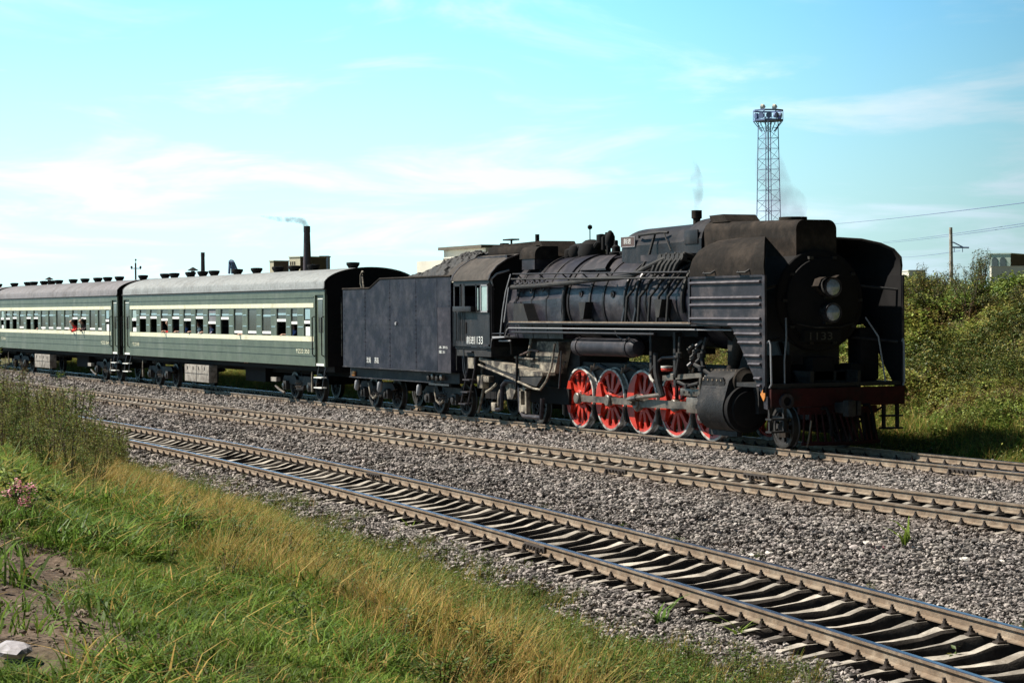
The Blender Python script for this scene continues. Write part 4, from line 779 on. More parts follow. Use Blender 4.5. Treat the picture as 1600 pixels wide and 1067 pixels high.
for X in (-20.62,-18.93,-18.87,-16.98,-16.92,-15.03,-14.97,-12.66):
    for z in np.arange(1.35,3.5,.13): k.add([(X-.014,-1.571,z-.014),(X+.014,-1.571,z-.014),(X+.014,-1.571,z+.014),(X-.014,-1.571,z+.014),(X,-1.588,z)],[(0,1,4),(1,2,4),(2,3,4),(3,0,4)])
tag(k.build('rivet_rows','tender_black',body),kind='stuff')
k=MB(); k.box(-20.7,-12.6,-1.576,-1.57,2.50,2.515); k.build('plate_seam','tender_black',body)
k=MB(); k.box(-13.45,-12.56,-1.578,-1.571,1.26,3.0); k.build('side_patch','patch_grey',body)
text('沈局','depot_lettering',.17,(-18.78,-1.575,1.38),body,'white_paint',.32); text('苏段','depot_lettering',.17,(-18.15,-1.575,1.38),body,'white_paint',.32)
text('水 39.5','tender_data',.085,(-13.35,-1.582,1.87),body,'white_paint',.58); text('煤 21','tender_data',.085,(-13.35,-1.582,1.74),body,'white_paint',.40)
k=MB(); k.lathe([(.02,0),(.05,.0),(.05,.03),(.02,.03)],(-16.45,-1.575,2.55),(0,-1,0),10); k.build('side_fitting','grey_paint',body)
# coal heap
hx=np.linspace(-17.7,-12.65,130); hy=np.linspace(-1.52,1.52,80); HX,HY=np.meshgrid(hx,hy,indexing='ij')
HZ=3.60+.55*sst(HX,-17.5,-13.2)*(1-(HY/1.6)**2)**.7*1.25+.25*(1-(HY/1.6)**2)+(vnoise(HX,HY,2.6,3)-.5)*.22+(vnoise(HX,HY,7,4)-.5)*.12+(vnoise(HX,HY,17,5)-.5)*.07
me=bpy.data.meshes.new('coal_load'); ii=np.arange(130*80).reshape(130,80)
me.from_pydata((np.stack([HX,HY,HZ],-1).reshape(-1,3)-np.array(ORG[tend.name])).tolist(),[],np.stack([ii[:-1,:-1],ii[1:,:-1],ii[1:,1:],ii[:-1,1:]],-1).reshape(-1,4).tolist()); me.materials.append(MATS['coal'])
o=bpy.data.objects.new('coal_load',me); COL.objects.link(o); o.parent=tend; ORG[o.name]=ORG[tend.name]
k=MB(); k.box(-19.6,-18.75,-.62,-.1,3.5,3.70,.03); k.box(-20.3,-19.9,.1,.6,3.5,3.62,.03); k.build('water_hatch','deflector_grey',tend)
k=MB(); k.tube([(-20.3,-1.1,3.5),(-20.38,-1.12,3.75),(-20.3,-1.15,4.0),(-20.1,-1.18,4.1),(-19.95,-1.2,4.08)],.03,7); k.tube([(-20.3,-1.1,4.0),(-20.15,-1.15,3.9),(-19.98,-1.18,3.6)],.03,7); k.build('hose_bracket','lime_dust',tend)
k=MB(); k.cyl((-17.9,.5,3.7),(-17.9,.5,4.02),.04,6); k.cyl((-16.2,.7,3.8),(-16.2,.7,4.1),.04,6); k.build('vent_pipe','matt_black',tend)
k=MB(); k.box(-20.72,-12.5,-1.35,1.35,.92,1.22); 
k.build('underframe','frame_black',tend)
k=MB(); k.mat('deflector_grey'); k.box(-20.7,-14.2,-1.40,-1.35,.90,.93); k.build('underframe_rib',parent=tend)
k=MB(); k.mat('orange_paint'); k.box(-20.45,-20.2,-1.42,-1.36,.95,1.10,.03); k.build('rear_lamp',parent=tend)
k=MB(); 
for i in range(4): k.mat('oily_steel' if i%2 else 'frame_black'); k.lathe([(.02,0),(.08,.02),(.08,.12),(.03,.14)],(-14.35+.3*i,-1.38,1.05+.03*(i%2)),(0,-1,0),10)
k.mat('dark_steel'); k.box(-14.4,-13.0,-1.45,-1.38,.85,.90); k.build('brake_gear',parent=tend)
k=MB(); k.box(-12.55,-12.28,-1.2,1.2,1.2,1.9); k.tube([(-12.45,-1.45,1.3),(-12.45,-1.45,3.0)],.02,6); k.build('fall_plate','frame_black',tend)
def bogie(parent,xc,wb,r,mt_frame,steel):
    """cast side-frame bogie: beams, axle boxes, coil springs, wheels"""
    b=MB(); b.mat(mt_frame)
    for sg in (-1,1):
        y=sg*1.02
        b.prism([(xc-wb/2-.5,.62),(xc-wb/2-.3,.78),(xc-.45,.80),(xc-.3,.66),(xc+.3,.66),(xc+.45,.80),(xc+wb/2+.3,.78),(xc+wb/2+.5,.62),(xc+wb/2+.25,.56),(xc+.4,.5),(xc+.3,.34),(xc-.3,.34),(xc-.4,.5),(xc-wb/2-.25,.56)],y-.05,y+.05)
    b.box(xc-.25,xc+.25,-1.0,1.0,.5,.78); fr=b.build('bogie_frame',parent=parent)
    for dx in (-wb/2,wb/2):
        for sg in (-1,1):
            wheel(parent,SW,ST,xc+dx,sg,.457,'wheel')
            if sg<0:
                k=MB(); k.mat('frame_black'); k.box(xc+dx-.16,xc+dx+.16,-1.18,-1.0,.32,.62,.03); k.mat('dark_steel' if steel else 'frame_black'); k.lathe([(.03,0),(.1,.0),(.09,.05),(.03,.06)],(xc+dx,-1.18,.46),(0,-1,0),12); k.build('axle_box',parent=fr)
    for q in (-.18,.0,.18):
        k=MB(); k.tube([(xc+q+.055*math.cos(t),-1.1+.055*math.sin(t),.36+.018*t/1.0) for t in np.linspace(0,16,40)],.014,4); k.build('coil_spring','oily_steel' if steel else 'dark_steel',fr)
    return fr
fr=bogie(tend,-19.25,1.86,.45,'frame_black',False); fr2=bogie(tend,-14.25,1.86,.45,'frame_black',False)
for X in (-20.6,-18.75,-15.75):
    k=MB(); k.mat('grey_paint'); k.lathe([(.045,-.16),(.08,-.1),(.08,.1),(.045,.16),(.03,.16),(.05,.08),(.05,-.08),(.03,-.16)],(X+.3,-1.3,.68),(.25,0,1),10,closed=True); k.build('safety_hanger',parent=tend)
for X in (-19.25,-14.25):
    k=MB(); k.mat('lime_dust'); k.tube([(X-.35,-1.2,.75),(X-.2,-1.2,.4),(X+.05,-1.2,.3),(X+.3,-1.2,.42)],.03,6); k.build('brake_rigging',parent=tend)

# ------------------------------------------------------------------ passenger coaches
WIN=[(-43.04+1.5055*i,.49) for i in range(12)]+[(-25.22,.33)]
TOI=[(-44.32,.335),(-24.0,.285)]
SASH=[2.66,2.66,2.58,2.65,2.58,2.66,2.48,2.64,2.17,2.17,2.17,2.58,2.50]
BLUE=[2.80,2.80,2.78,2.79,2.79,2.79,2.79,2.77,2.80,None,2.74,2.79,2.76]
def make_coach(label,group,sash,blue,roof_mt,numbers,grey=6):
    X1,X0=-22.38,-45.98; xc=(X0+X1)/2
    c=empty('passenger_coach',(xc,0,0),label,'railway coach',group)
    ww=sorted(WIN+TOI); Z0,Z1=2.12,3.03
    def wall(sg):
        k=MB(); yo,yi=sg*1.553,sg*1.49; L0,L1=X0+1.05,X1-.97
        k.box(L0,L1,yo,yi,1.18,Z0); k.box(X0,X1,yo,yi,3.42,3.60); k.box(L0,L1,yo,yi,Z1,3.42)
        e=L0
        for x,h in ww: k.box(e,x-h,yo,yi,Z0,Z1); e=x+h
        k.box(e,L1,yo,yi,Z0,Z1)
        return k.build('side_wall','coach_green',c)
    w=wall(-1); wall(1)
    L0,L1=X0+1.05,X1-.97
    for z0,z1,mt_,t,nm in ((3.03,3.17,'coach_cream',.012,'cream_band'),(1.955,2.115,'coach_cream',.012,'cream_band'),(3.345,3.375,'coach_green',.02,'body_rib'),(1.735,1.765,'coach_green',.02,'body_rib'),(1.50,1.53,'coach_green',.02,'body_rib')):
        for sg in (-1,1):
            k=MB(); k.box(L0+.02,L1-.02,sg*1.553,sg*(1.553+t),z0,z1); k.build(nm,mt_,w)
    for z in (2.78,2.40):
        for i in range(len(ww)-1):
            a=ww[i][0]+ww[i][1]+.06; b=ww[i+1][0]-ww[i+1][1]-.06
            if b-a>.1: k=MB(); k.box(a,b,-1.553,-1.565,z,z+.03); k.build('window_catch_strip','window_blue',w)
    for i,(x,h) in enumerate(WIN):
        k=MB(); k.mat('coach_green')
        for sgn in (-1,1): k.box(x+sgn*(h-.03),x+sgn*h,-1.55,-1.50,Z0,Z1)
        k.box(x-h+.03,x+h-.03,-1.55,-1.50,Z1-.03,Z1); fr=k.build('window_frame',parent=c)
        s=sash[i]
        k=MB(); k.box(x-h+.03,x+h-.03,-1.515,-1.505,s+.08,Z1-.03); k.build('pane','curtain_grey' if i==grey else 'glass_dark',fr)
        k=MB(); k.box(x-h+.03,x+h-.03,-1.54,-1.50,s,s+.085); k.build('sash','sash_white',fr)
        if blue[i]: k=MB(); k.box(x-h+.15,x+h-.03,-1.535,-1.517,blue[i],blue[i]+.07); k.build('upper_sash_rail','window_blue',fr)
    for i,(x,h) in enumerate(TOI):
        k=MB(); k.mat('sash_white'); k.box(x-h,x+h,-1.545,-1.50,2.52 if i else 2.57,2.62 if i else 2.68); fr=k.build('window_frame',parent=c)
        k=MB(); k.box(x-h+.06,x+h,-1.53,-1.51,2.66,Z1-.02); k.build('frosted_pane','glass_pale' if i==0 else 'window_blue',fr)
        k=MB(); k.box(x-h+.1,x+h,-1.53,-1.51,Z0+.01,Z0+(.3 if i else .18)); k.build('lower_sash','sash_white',fr)
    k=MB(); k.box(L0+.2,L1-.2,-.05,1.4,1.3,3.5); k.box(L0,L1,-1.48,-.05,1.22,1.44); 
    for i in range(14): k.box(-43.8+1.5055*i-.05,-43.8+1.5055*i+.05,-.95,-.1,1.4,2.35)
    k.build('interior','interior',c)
    # vestibule ends with recessed doors
    for a,b,sx in ((X0,L0,-1),(L1,X1,1)):
        for sg in (-1,1):
            k=MB(); k.box(a+.1,b-.14,sg*1.46,sg*1.50,1.25,3.42); d=k.build('vestibule_door','coach_green',c)
            if sg<0:
                k=MB(); k.box(a+.28,b-.30,-1.512,-1.50,2.25,3.25); k.build('door_window','glass_dark',d)
                k=MB(); k.box(a+.12,b-.16,-1.53,-1.46,1.20,1.27); k.box(a+.25,b-.28,-1.515,-1.50,3.28,3.31); k.build('door_sill','sash_white',d)
            k=MB()
            for xx in (a,b-.10): k.box(xx if xx>a or sx>0 else a,xx+.10,sg*1.553,sg*1.46,1.18,3.42)
            k.build('corner_post','coach_green',c)
            if sg<0:
                for xx in (a+.04,b-.08):
                    k=MB(); k.tube([(xx,-1.55,2.75),(xx,-1.63,2.72),(xx,-1.63,1.55),(xx,-1.55,1.50)],.02,6); k.build('door_handrail','matt_black',c)
                k=MB(); k.mat('dark_steel')
                for xx in (a+.16,b-.2): k.tube([(xx,-1.45,1.18),(xx+.02,-1.52,.9),(xx-.05,-1.56,.5)],.022,6)
                k.mat('sash_white')
                for z in (.5,.82): k.box(a+.10,b-.17,-1.62,-1.44,z,z+.03)
                k.build('door_steps',parent=c)
        xe=X0 if sx<0 else X1
        pr=roofprof(1.553)
        k=MB(); k.prism([(-1.5,1.18)]+[(y*.97,z-.03) for y,z in pr]+[(1.5,1.18)],xe-sx*.05,xe-sx*.01,'x'); k.build('end_wall','matt_black',c)
        k=MB()
        for y in (-.62,.52): k.box(xe-sx*.01,xe+sx*.40,y,y+.1,1.0,3.3)
        k.box(xe-sx*.01,xe+sx*.40,-.62,.62,3.3,3.42); k.build('gangway','matt_black',c)
        if sx>0:
            k=MB(); k.mat('lime_dust'); k.tube([(xe+.06,-1.02,1.5),(xe+.06,-1.02,3.35)],.016,5); k.mat('matt_black')
            for z in np.arange(1.6,3.4,.4): k.tube([(xe+.05,-1.3,z),(xe+.05,-1.02,z)],.014,5)
            k.build('end_ladder',parent=c)
    k=MB(); k.sheet(roofprof(1.575),X0,X1,-.03); roof=k.build('roof',roof_mt,c)
    k=MB(); 
    for xx in (X0,X1): k.sheet([(y*1.003,z+.008) for y,z in roofprof(1.578)],xx-.03,xx+.03,-.03)
    k.box(X0+.03,X1-.03,-1.60,-1.572,3.585,3.62); k.build('gutter','frame_black',roof)
    for x,y in ((-27.2,-.15),(-23.8,-.05),(-28.9,-.22),(-30.6,-.22),(-32.9,-.22),(-35.1,-.22),(-37.9,-.22),(-39.4,-.2),(-41.0,-.2),(-43.2,-.2),(-44.5,-.2)):
        k=MB(); z=4.25; k.lathe([(.11,-.10),(.12,0),(.20,.12),(.215,.14),(.215,.21),(.1,.22)],(x,y,z),(0,0,1),12); k.build('roof_ventilator','matt_black',roof)
    k=MB(); k.cyl((-43.3,.6,4.1),(-43.3,.6,4.55),.08,10); k.lathe([(.02,.14),(.22,.02),(.22,0),(.02,0)],(-43.3,.6,4.56),(0,0,1),14); k.build('stove_pipe','matt_black',roof)
    # underframe
    k=MB(); k.box(X0+.1,X1-.1,-1.2,1.2,1.0,1.18); k.box(X0+.3,X1-.3,-.25,.25,.8,1.0); k.build('underframe','matt_black',c)
    k=MB(); k.mat('battery_box'); k.box(-37.78,-34.78,-1.44,-1.12,.34,.97,.02); k.mat('frame_black'); k.box(-37.7,-34.86,-1.446,-1.441,.63,.65); k.box(-36.3,-36.26,-1.446,-1.441,.36,.95)
    for xx in (-37.4,-36.7,-36.0,-35.3): k.box(xx-.04,xx+.04,-1.45,-1.441,.78,.9)
    k.build('battery_box',parent=c)
    k=MB(); k.mat('matt_black'); k.box(-33.4,-31.2,-.5,1.3,.45,.98); k.build('brake_cylinder',parent=c)
    k=MB(); k.mat('battery_box'); k.box(-28.3,-27.75,-1.3,-1.15,.58,.72); k.build('label_board',parent=c)
    for xx in (-43.7,-24.05):
        k=MB(); k.mat('lime_dust'); k.tube([(xx,-1.38,1.0),(xx+.05,-1.4,.8),(xx+.1,-1.4,.35)],[.02,.03,.05],7); k.build('toilet_pipe',parent=c)
    bogie(c,-42.3,2.4,.457,'frame_black',True); bogie(c,-26.1,2.4,.457,'frame_black',True)
    k=MB(); k.mat('oily_steel'); k.tube([(-28.1,-1.2,.42),(-27.6,-1.22,.3),(-27.2,-1.2,.22)],.04,6); k.build('brake_rigging',parent=c)
    for xe,sx in ((X0,-1),(X1,1)):
        k=MB(); k.box(xe,xe+sx*.42,-.1,.1,.78,1.0,.02); k.build('coupler','frame_black',c)
    text(numbers[0],'coach_number',.13,(-44.55,-1.556,1.575),c,'coach_cream',.95); text(numbers[1],'coach_number',.13,(-25.05,-1.556,1.575),c,'coach_cream',1.25)
    return c
def roofprof(w):
    return [(-w,3.60),(-w*.985,3.68)]+[(-w*math.cos(a)*(1 if True else 0),3.72+.563*math.sin(a)) for a in np.linspace(.18,math.pi-.18,25)]+[(w*.985,3.68),(w,3.60)]
coach1=make_coach('dark green coach directly behind the tender, with a pale grey roof and wide open windows','green coaches of the passenger train',SASH,BLUE,'coach_roof',('YZ 23185','YZ22 353'))
coach2=make_coach('dark green coach with a brownish grey roof, second behind the tender','green coaches of the passenger train',
    [2.58,2.62,2.17,2.62,2.62,2.17,2.17,2.17,2.17,2.62,2.62,2.17,2.17],[2.8,2.8,2.75,2.78,2.8,2.74,2.76,None,2.73,2.79,2.77,None,None],'coach_roof_brown',('YZ 23186','YZ22 354'),grey=20)
for o in [coach2]: o.location.x-=24.48; ORG[o.name]=Vector(o.location)
coach3=copy_tree(coach2,dx=(-24.48,0,0)); coach3['label']='third coach at the far left picture edge, only its dark roof end showing'
# ------------------------------------------------------------------ passengers at the windows
def person(label,group,loc,cloth,lean=.25,arm=1,turn=0.):
    """seated passenger seen from the chest up, forearms on the sill; one skinned body with hands"""
    verts=[];edges=[];rad=[]
    def n(p,r,par=None):
        verts.append(p); rad.append(r); 
        if par is not None: edges.append((par,len(verts)-1))
        return len(verts)-1
    # local frame: -y looks out of the window, z=0 is the sill, x along the train
    pel=n((0,.55,-.55),.15); wa=n((0,.50,-.35),.135,pel); ch=n((0,.42-lean*.4,-.05),.15,wa); up_=n((0,.38-lean*.7,.13),.12,ch); nk=n((0,.36-lean*.9,.22),.05,up_)
    hd=n((.0,.34-lean*1.05,.31),.085,nk); hd2=n((0,.34-lean*1.1,.40),.09,hd); n((0,.35-lean*1.1,.46),.06,hd2)
    for sx in (-1,1):
        sh=n((sx*.17,.39-lean*.7,.10),.06,up_); el=n((sx*.26,.20-lean*.6,-.06 if sx!=arm else -.02),.045,sh); wr=n((sx*.10,-.03-lean*.25,.05),.03,el); pm=n((sx*.05,-.08-lean*.25,.05),.032,wr)
        for q,(dx,ln) in enumerate(((-.03,.065),(-.012,.08),(.008,.075),(.026,.06))):
            f1=n((sx*.04+dx,-.12-lean*.25,.045),.009,pm); n((sx*.03+dx,-.12-ln*.6-lean*.25,.025),.008,f1)
        n((sx*.085,-.11-lean*.25,.06),.009,pm)
    for sx in (-1,1):
        hp=n((sx*.1,.5,-.58),.09,pel); kn=n((sx*.12,.12,-.6),.07,hp); n((sx*.12,.1,-.95),.05,kn)
    me=bpy.data.meshes.new('person'); me.from_pydata(verts,edges,[]); o=bpy.data.objects.new('person',me); COL.objects.link(o)
    sk=o.modifiers.new('skin','SKIN'); o.modifiers.new('sub','SUBSURF').levels=1
    for i,sv in enumerate(me.skin_vertices[0].data): sv.radius=(rad[i],rad[i]*(.85 if i<4 else 1)); sv.use_root=(i==0)
    dg=bpy.context.evaluated_depsgraph_get(); m2=bpy.data.meshes.new_from_object(o.evaluated_get(dg)); bpy.data.objects.remove(o); bpy.data.meshes.remove(me)
    hy=.34-lean*1.1
    # nose and a face: pull the front of the head out a little
    for v in m2.vertices:
        if abs(v.co.x)<.02 and abs(v.co.z-.37)<.03 and v.co.y<hy-.05: v.co.y-=.02
    m2.materials.clear(); m2.materials.append(MATS[cloth]); m2.materials.append(MATS['skin'])
    for p in m2.polygons:
        c=p.center; p.use_smooth=True
        if c.z>.23 or (c.y<.02-lean*.25 and c.z<.12 and abs(c.x)<.14): p.material_index=1
    r=bpy.data.objects.new('person',m2); COL.objects.link(r); r.location=loc; r.rotation_euler=(0,0,turn); ORG[r.name]=Vector(loc); tag(r,label,'person',group)
    k=MB(); k.lathe([(.02,.5),(.07,.485),(.098,.43),(.10,.38),(.07,.34),(.0,.34)],(0,hy+.02,0),(0,.12,1),14); h=k.build('hair','hair',None); h.parent=r
    return r
G='passengers at the coach windows'
person('passenger in a red top leaning at the third open window of the first coach',G,(-39.85,-1.50,2.13),'cloth_red',.28)
person('passenger in blue behind the fourth window of the first coach',G,(-38.65,-1.40,2.12),'cloth_blue',.1)
person('passenger in white at the right edge of the fifth window of the first coach',G,(-36.75,-1.44,2.13),'cloth_white',.12,-1)
person('passenger in a lilac shirt at the sixth window of the first coach',G,(-35.3,-1.42,2.12),'cloth_lilac',.12)
person('bare-armed passenger resting on the sill of the ninth window of the first coach',G,(-30.75,-1.46,2.08),'skin',.2)
person('passenger in dark blue behind the next to last wide window of the first coach',G,(-26.5,-1.40,2.10),'cloth_blue',.08)
person('passenger in a bright red top leaning far out of the second coach',G,(-53.95,-1.57,2.12),'cloth_red',.45)
person('passenger in dark maroon leaning out of the window next to the red-topped passenger',G,(-52.5,-1.55,2.16),'cloth_dark',.42)
person('passenger in white at a left window of the second coach',G,(-61.2,-1.42,2.12),'cloth_white',.12)

# ------------------------------------------------------------------ far things beyond the cutting
def lattice_mast():
    c=at_d(1201,340,250); c.z=2.; o=empty('floodlight_mast',c,'tall steel lattice floodlight mast with a round lamp gallery rising behind the locomotive','floodlight mast'); x,y,z0=c; zt=at_d(1199,184,250).z
    k=MB(); 
    def w(z): return 1.15-.35*(z-z0)/(zt-z0)
    for sx,sy in((-1,-1),(1,-1),(1,1),(-1,1)): k.tube([(x+sx*w(z0),y+sy*w(z0),z0-1),(x+sx*w(zt),y+sy*w(zt),zt)],.058,6)
    k.build('leg','hazy_steel',o)
    k=MB(); zs=np.linspace(z0,zt,20)
    for i in range(19):
        a,b=zs[i],zs[i+1]
        for (s1,s2) in (((-1,-1),(1,-1)),((1,-1),(1,1)),((1,1),(-1,1)),((-1,1),(-1,-1))):
            if i%2: s1,s2=s2,s1
            k.tube([(x+s1[0]*w(a),y+s1[1]*w(a),a),(x+s2[0]*w(b),y+s2[1]*w(b),b)],.026,4); k.tube([(x+s1[0]*w(b),y+s1[1]*w(b),b),(x+s2[0]*w(b),y+s2[1]*w(b),b)],.022,4)
    k.build('bracing','hazy_steel',o)
    k=MB(); k.cyl((x,y,z0),(x,y,zt),.09,6); k.build('ladder','hazy_steel',o)
    k=MB(); R_=1.72
    for z in (zt-.35,zt+.75): k.lathe([(R_-.06,-.09),(R_+.02,-.09),(R_+.02,.09),(R_-.06,.09)],(x,y,z),(0,0,1),8,closed=True)
    k.lathe([(.2,-.06),(R_,-.06),(R_,.0),(.2,.0)],(x,y,zt-.35),(0,0,1),8,closed=True)
    for i in range(8):
        a=i*math.pi/4; k.cyl((x+R_*math.cos(a),y+R_*math.sin(a),zt-.35),(x+R_*math.cos(a),y+R_*math.sin(a),zt+.75),.04,5); k.cyl((x+R_*math.cos(a),y+R_*math.sin(a),zt-.4),(x+.75*math.cos(a),y+.75*math.sin(a),zt-1.6),.05,5)
    k.build('gallery','hazy_steel',o)
    for i in range(7):
        a=math.pi*1.25+i*.62; k=MB(); k.lathe([(.1,-.25),(.3,-.1),(.34,.2),(.3,.2)],(x+1.35*math.cos(a),y+1.35*math.sin(a),zt+.15),(math.cos(a),math.sin(a),-.1),10); k.build('floodlight','hazy_steel',o)
    for dx in (-.5,.85):
        p=Vector((x,y,zt+.95))+rt2*dx; k=MB(); k.mat('hazy_steel'); k.cyl(p-Vector((0,0,.3)),p,.05,6); k.mat('wall_pale'); k.lathe([(.08,-.2),(.3,0),(.32,.3),(.2,.32)],p+Vector((0,0,.25)),(-.6,-.5,.1),10); k.build('top_lamp',parent=o)
lattice_mast()
def screen_box(o,D,px0,px1,py0,zbot,depth,mts,name,par=.35):
    """a building block standing square to the line of sight region: front between two picture columns"""
    a=at_d(px0,py0,D); b=at_d(px1,py0,D); zt=a.z; d=Vector((b.x-a.x,b.y-a.y,0)); L_=d.length; d.normalize(); nrm=Vector((-d.y,d.x,0))
    if nrm.dot(fw)<0: nrm=-nrm
    k=MB(); P=[a,a+d*L_,a+d*L_+nrm*depth,a+nrm*depth]; V=[(p.x,p.y,zbot) for p in P]+[(p.x,p.y,zt) for p in P]
    k.mat(mts[0]).add(V,[(0,1,5,4)]); k.mat(mts[1]).add(V,[(1,2,6,5),(2,3,7,6),(3,0,4,7)]); k.mat(mts[0]).add(V,[(4,5,6,7)])
    ob=k.build(name,parent=o,smooth=0)
    k=MB(); e=.25 if par>.1 else .03; P=[a-d*e-nrm*e,a+d*(L_+e)-nrm*e,a+d*(L_+e)+nrm*(depth+e),a-d*e+nrm*(depth+e)]; k.add([(p.x,p.y,zt) for p in P]+[(p.x,p.y,zt+par) for p in P],[(0,1,2,3),(4,5,6,7),(0,1,5,4),(1,2,6,5),(2,3,7,6),(3,0,4,7)]); k.build('parapet',mts[0],ob,smooth=0)
    return ob
def far_window(o,D,px,py,w,h,mt_='interior'):
    p=at_d(px,py,D); k=MB(); q=[p-rt2*w/2-up2*h/2,p+rt2*w/2-up2*h/2,p+rt2*w/2+up2*h/2,p-rt2*w/2+up2*h/2]; k.add([tuple(v) for v in q]+[tuple(v-fw*.12) for v in q],[(0,1,2,3),(4,5,6,7),(0,1,5,4),(1,2,6,5),(2,3,7,6),(3,0,4,7)]); k.build('window',mt_,o,smooth=0)
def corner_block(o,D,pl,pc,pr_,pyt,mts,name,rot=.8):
    """a flat-roofed block seen on its corner: the side facing the sun spans pl..pc, the front pc..pr is painted dark as shade"""
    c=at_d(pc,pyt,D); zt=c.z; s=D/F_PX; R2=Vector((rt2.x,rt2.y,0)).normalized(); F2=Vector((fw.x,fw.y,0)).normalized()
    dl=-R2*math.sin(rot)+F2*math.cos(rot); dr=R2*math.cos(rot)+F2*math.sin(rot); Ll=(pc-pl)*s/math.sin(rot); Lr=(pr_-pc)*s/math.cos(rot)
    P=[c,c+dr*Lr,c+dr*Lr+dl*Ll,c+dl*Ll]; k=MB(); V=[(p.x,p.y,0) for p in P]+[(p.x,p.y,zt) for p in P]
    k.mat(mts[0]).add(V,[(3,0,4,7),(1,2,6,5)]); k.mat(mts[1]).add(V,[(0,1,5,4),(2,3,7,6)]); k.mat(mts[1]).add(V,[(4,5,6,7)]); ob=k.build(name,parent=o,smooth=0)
    e=.2 if D>300 else .05; Q=[c-dr*e-dl*e,c+dr*(Lr+e)-dl*e,c+dr*(Lr+e)+dl*(Ll+e),c-dr*e+dl*(Ll+e)]; k=MB(); ph=.3 if D>300 else .07; k.add([(p.x,p.y,zt) for p in Q]+[(p.x,p.y,zt+ph) for p in Q],[(0,1,2,3),(4,5,6,7),(0,1,5,4),(1,2,6,5),(2,3,7,6),(3,0,4,7)]); k.build('parapet',mts[0],ob,smooth=0)
    return c,dl,ob
# power house with its big chimney
c=at_d(470,430,690); c.z=0; pw=empty('power_house',c,'flat-roofed cream and grey factory block at the foot of the smoking chimney','factory')
corner_block(pw,690,420.5,427.5,449,408.5,('wall_cream','shade_wall_dark_roof'),'wall')
cb,dl_,w0_=corner_block(pw,688,450,469,506.5,402,('wall_cream','shade_wall_dark_roof'),'wall'); screen_box(pw,712,500,512.5,401.5,0,8,('wall_blue','wall_blue'),'wall')
for t in (.86,.68,.50):
    p=cb+dl_*(t*19*688/F_PX/math.sin(.8)); k=MB(); nrm_=Vector((dl_.y,-dl_.x,0)); nrm_=nrm_ if nrm_.dot(fw)<0 else -nrm_
    q=[p+nrm_*.03+dl_*a+Vector((0,0,b)) for a,b in ((-.3,-2.4),(.3,-2.4),(.3,-1.3),(-.3,-1.3))]; k.add([tuple(v) for v in q]+[tuple(v-nrm_*.2) for v in q],[(0,1,2,3),(4,5,6,7),(0,1,5,4),(1,2,6,5),(2,3,7,6),(3,0,4,7)]); k.build('window','interior',w0_,smooth=0)
def chimney(label,D,px,pytop,w0,w1,py_b):
    c=at_d(px,py_b,D); c.z=0; zt=at_d(px,pytop,D).z; o=empty('factory_chimney',c,label,'chimney','brick chimneys on the skyline'); s=D/F_PX; k=MB(); k.lathe([(w1*s/2*1.25,0),(w0*s/2,zt*.93),(w0*s/2*1.06,zt*.94),(w0*s/2*1.06,zt),(w0*s/2*.7,zt)],(c.x,c.y,0),(0,0,1),20); sh=k.build('shaft','brick_dark',o)
    for z in np.arange(zt*.25,zt*.93,zt*.055):
        k=MB(); t=z/zt; r=(w1*1.25*(1-t/.93)+w0*t/.93)*s/2; k.lathe([(r-.05,-.05),(r+.05,-.05),(r+.05,.05),(r-.05,.05)],(c.x,c.y,z),(0,0,1),20,closed=True); k.build('iron_band','hazy_steel',sh); return Vector((c.x,c.y,zt))
chtop=chimney('thick dark brick chimney trailing thin smoke beside the flat-roofed factory',680,480,353.5,10,13.5,415)
chimney('short thin brick chimney without smoke, left of the smoking one',600,317,394.5,6,7,425)
# pit-head frame
c=at_d(362,425,600); c.z=0; hf=empty('pit_headframe',c,'small dark pit headframe with raking legs above the coach roof','headframe')
for nm,pts,r in (('leg',[(358,428),(359,410)],.35),('leg',[(363.5,428),(363,409)],.45),('raking_leg',[(372,427),(364.5,410)],.4),('raking_leg',[(369,427),(362,411)],.3),('sheave_deck',[(357.5,409.5),(365.5,409.5)],.5),('cross_beam',[(358,418),(367,418)],.3)):
    k=MB(); k.tube([at_d(a,b,600) for a,b in pts],r,6); k.build(nm,'hazy_steel',hf)
k=MB(); k.lathe([(.4,-.1),(.55,-.1),(.55,.1),(.4,.1)],at_d(361.5,408.6,600),fw,14,closed=True); k.build('sheave_wheel','hazy_steel',hf)
# telegraph pole
c=at_d(212,437,250); zb=c.z; c.z=0; tp=empty('telegraph_pole',c,'telegraph pole with a cross arm and insulators above the gap between the coaches','utility pole')
k=MB(); k.tube([(c.x,c.y,0),(c.x,c.y,at_d(212,411,250).z)],[.13,.1],8); k.build('pole','wood_pole',tp)
k=MB(); k.tube([at_d(205,419.5,250),at_d(220,419.5,250)],.05,6); k.build('cross_arm','wood_pole',tp)
for px,py in ((205.5,417.5),(219.5,417.5)): 
    p=at_d(px,py,250); k=MB(); k.lathe([(.03,-.25),(.12,-.1),(.12,.1),(.04,.14)],p,(0,0,1),8); k.build('insulator','wood_pole',tp)
p=at_d(212,406.5,250); k=MB(); k.cyl(p-Vector((0,0,.5)),p,.03,6); k.lathe([(.03,-.1),(.1,-.05),(.1,.1),(.04,.14)],p,(0,0,1),8); k.build('top_insulator','wood_pole',tp)
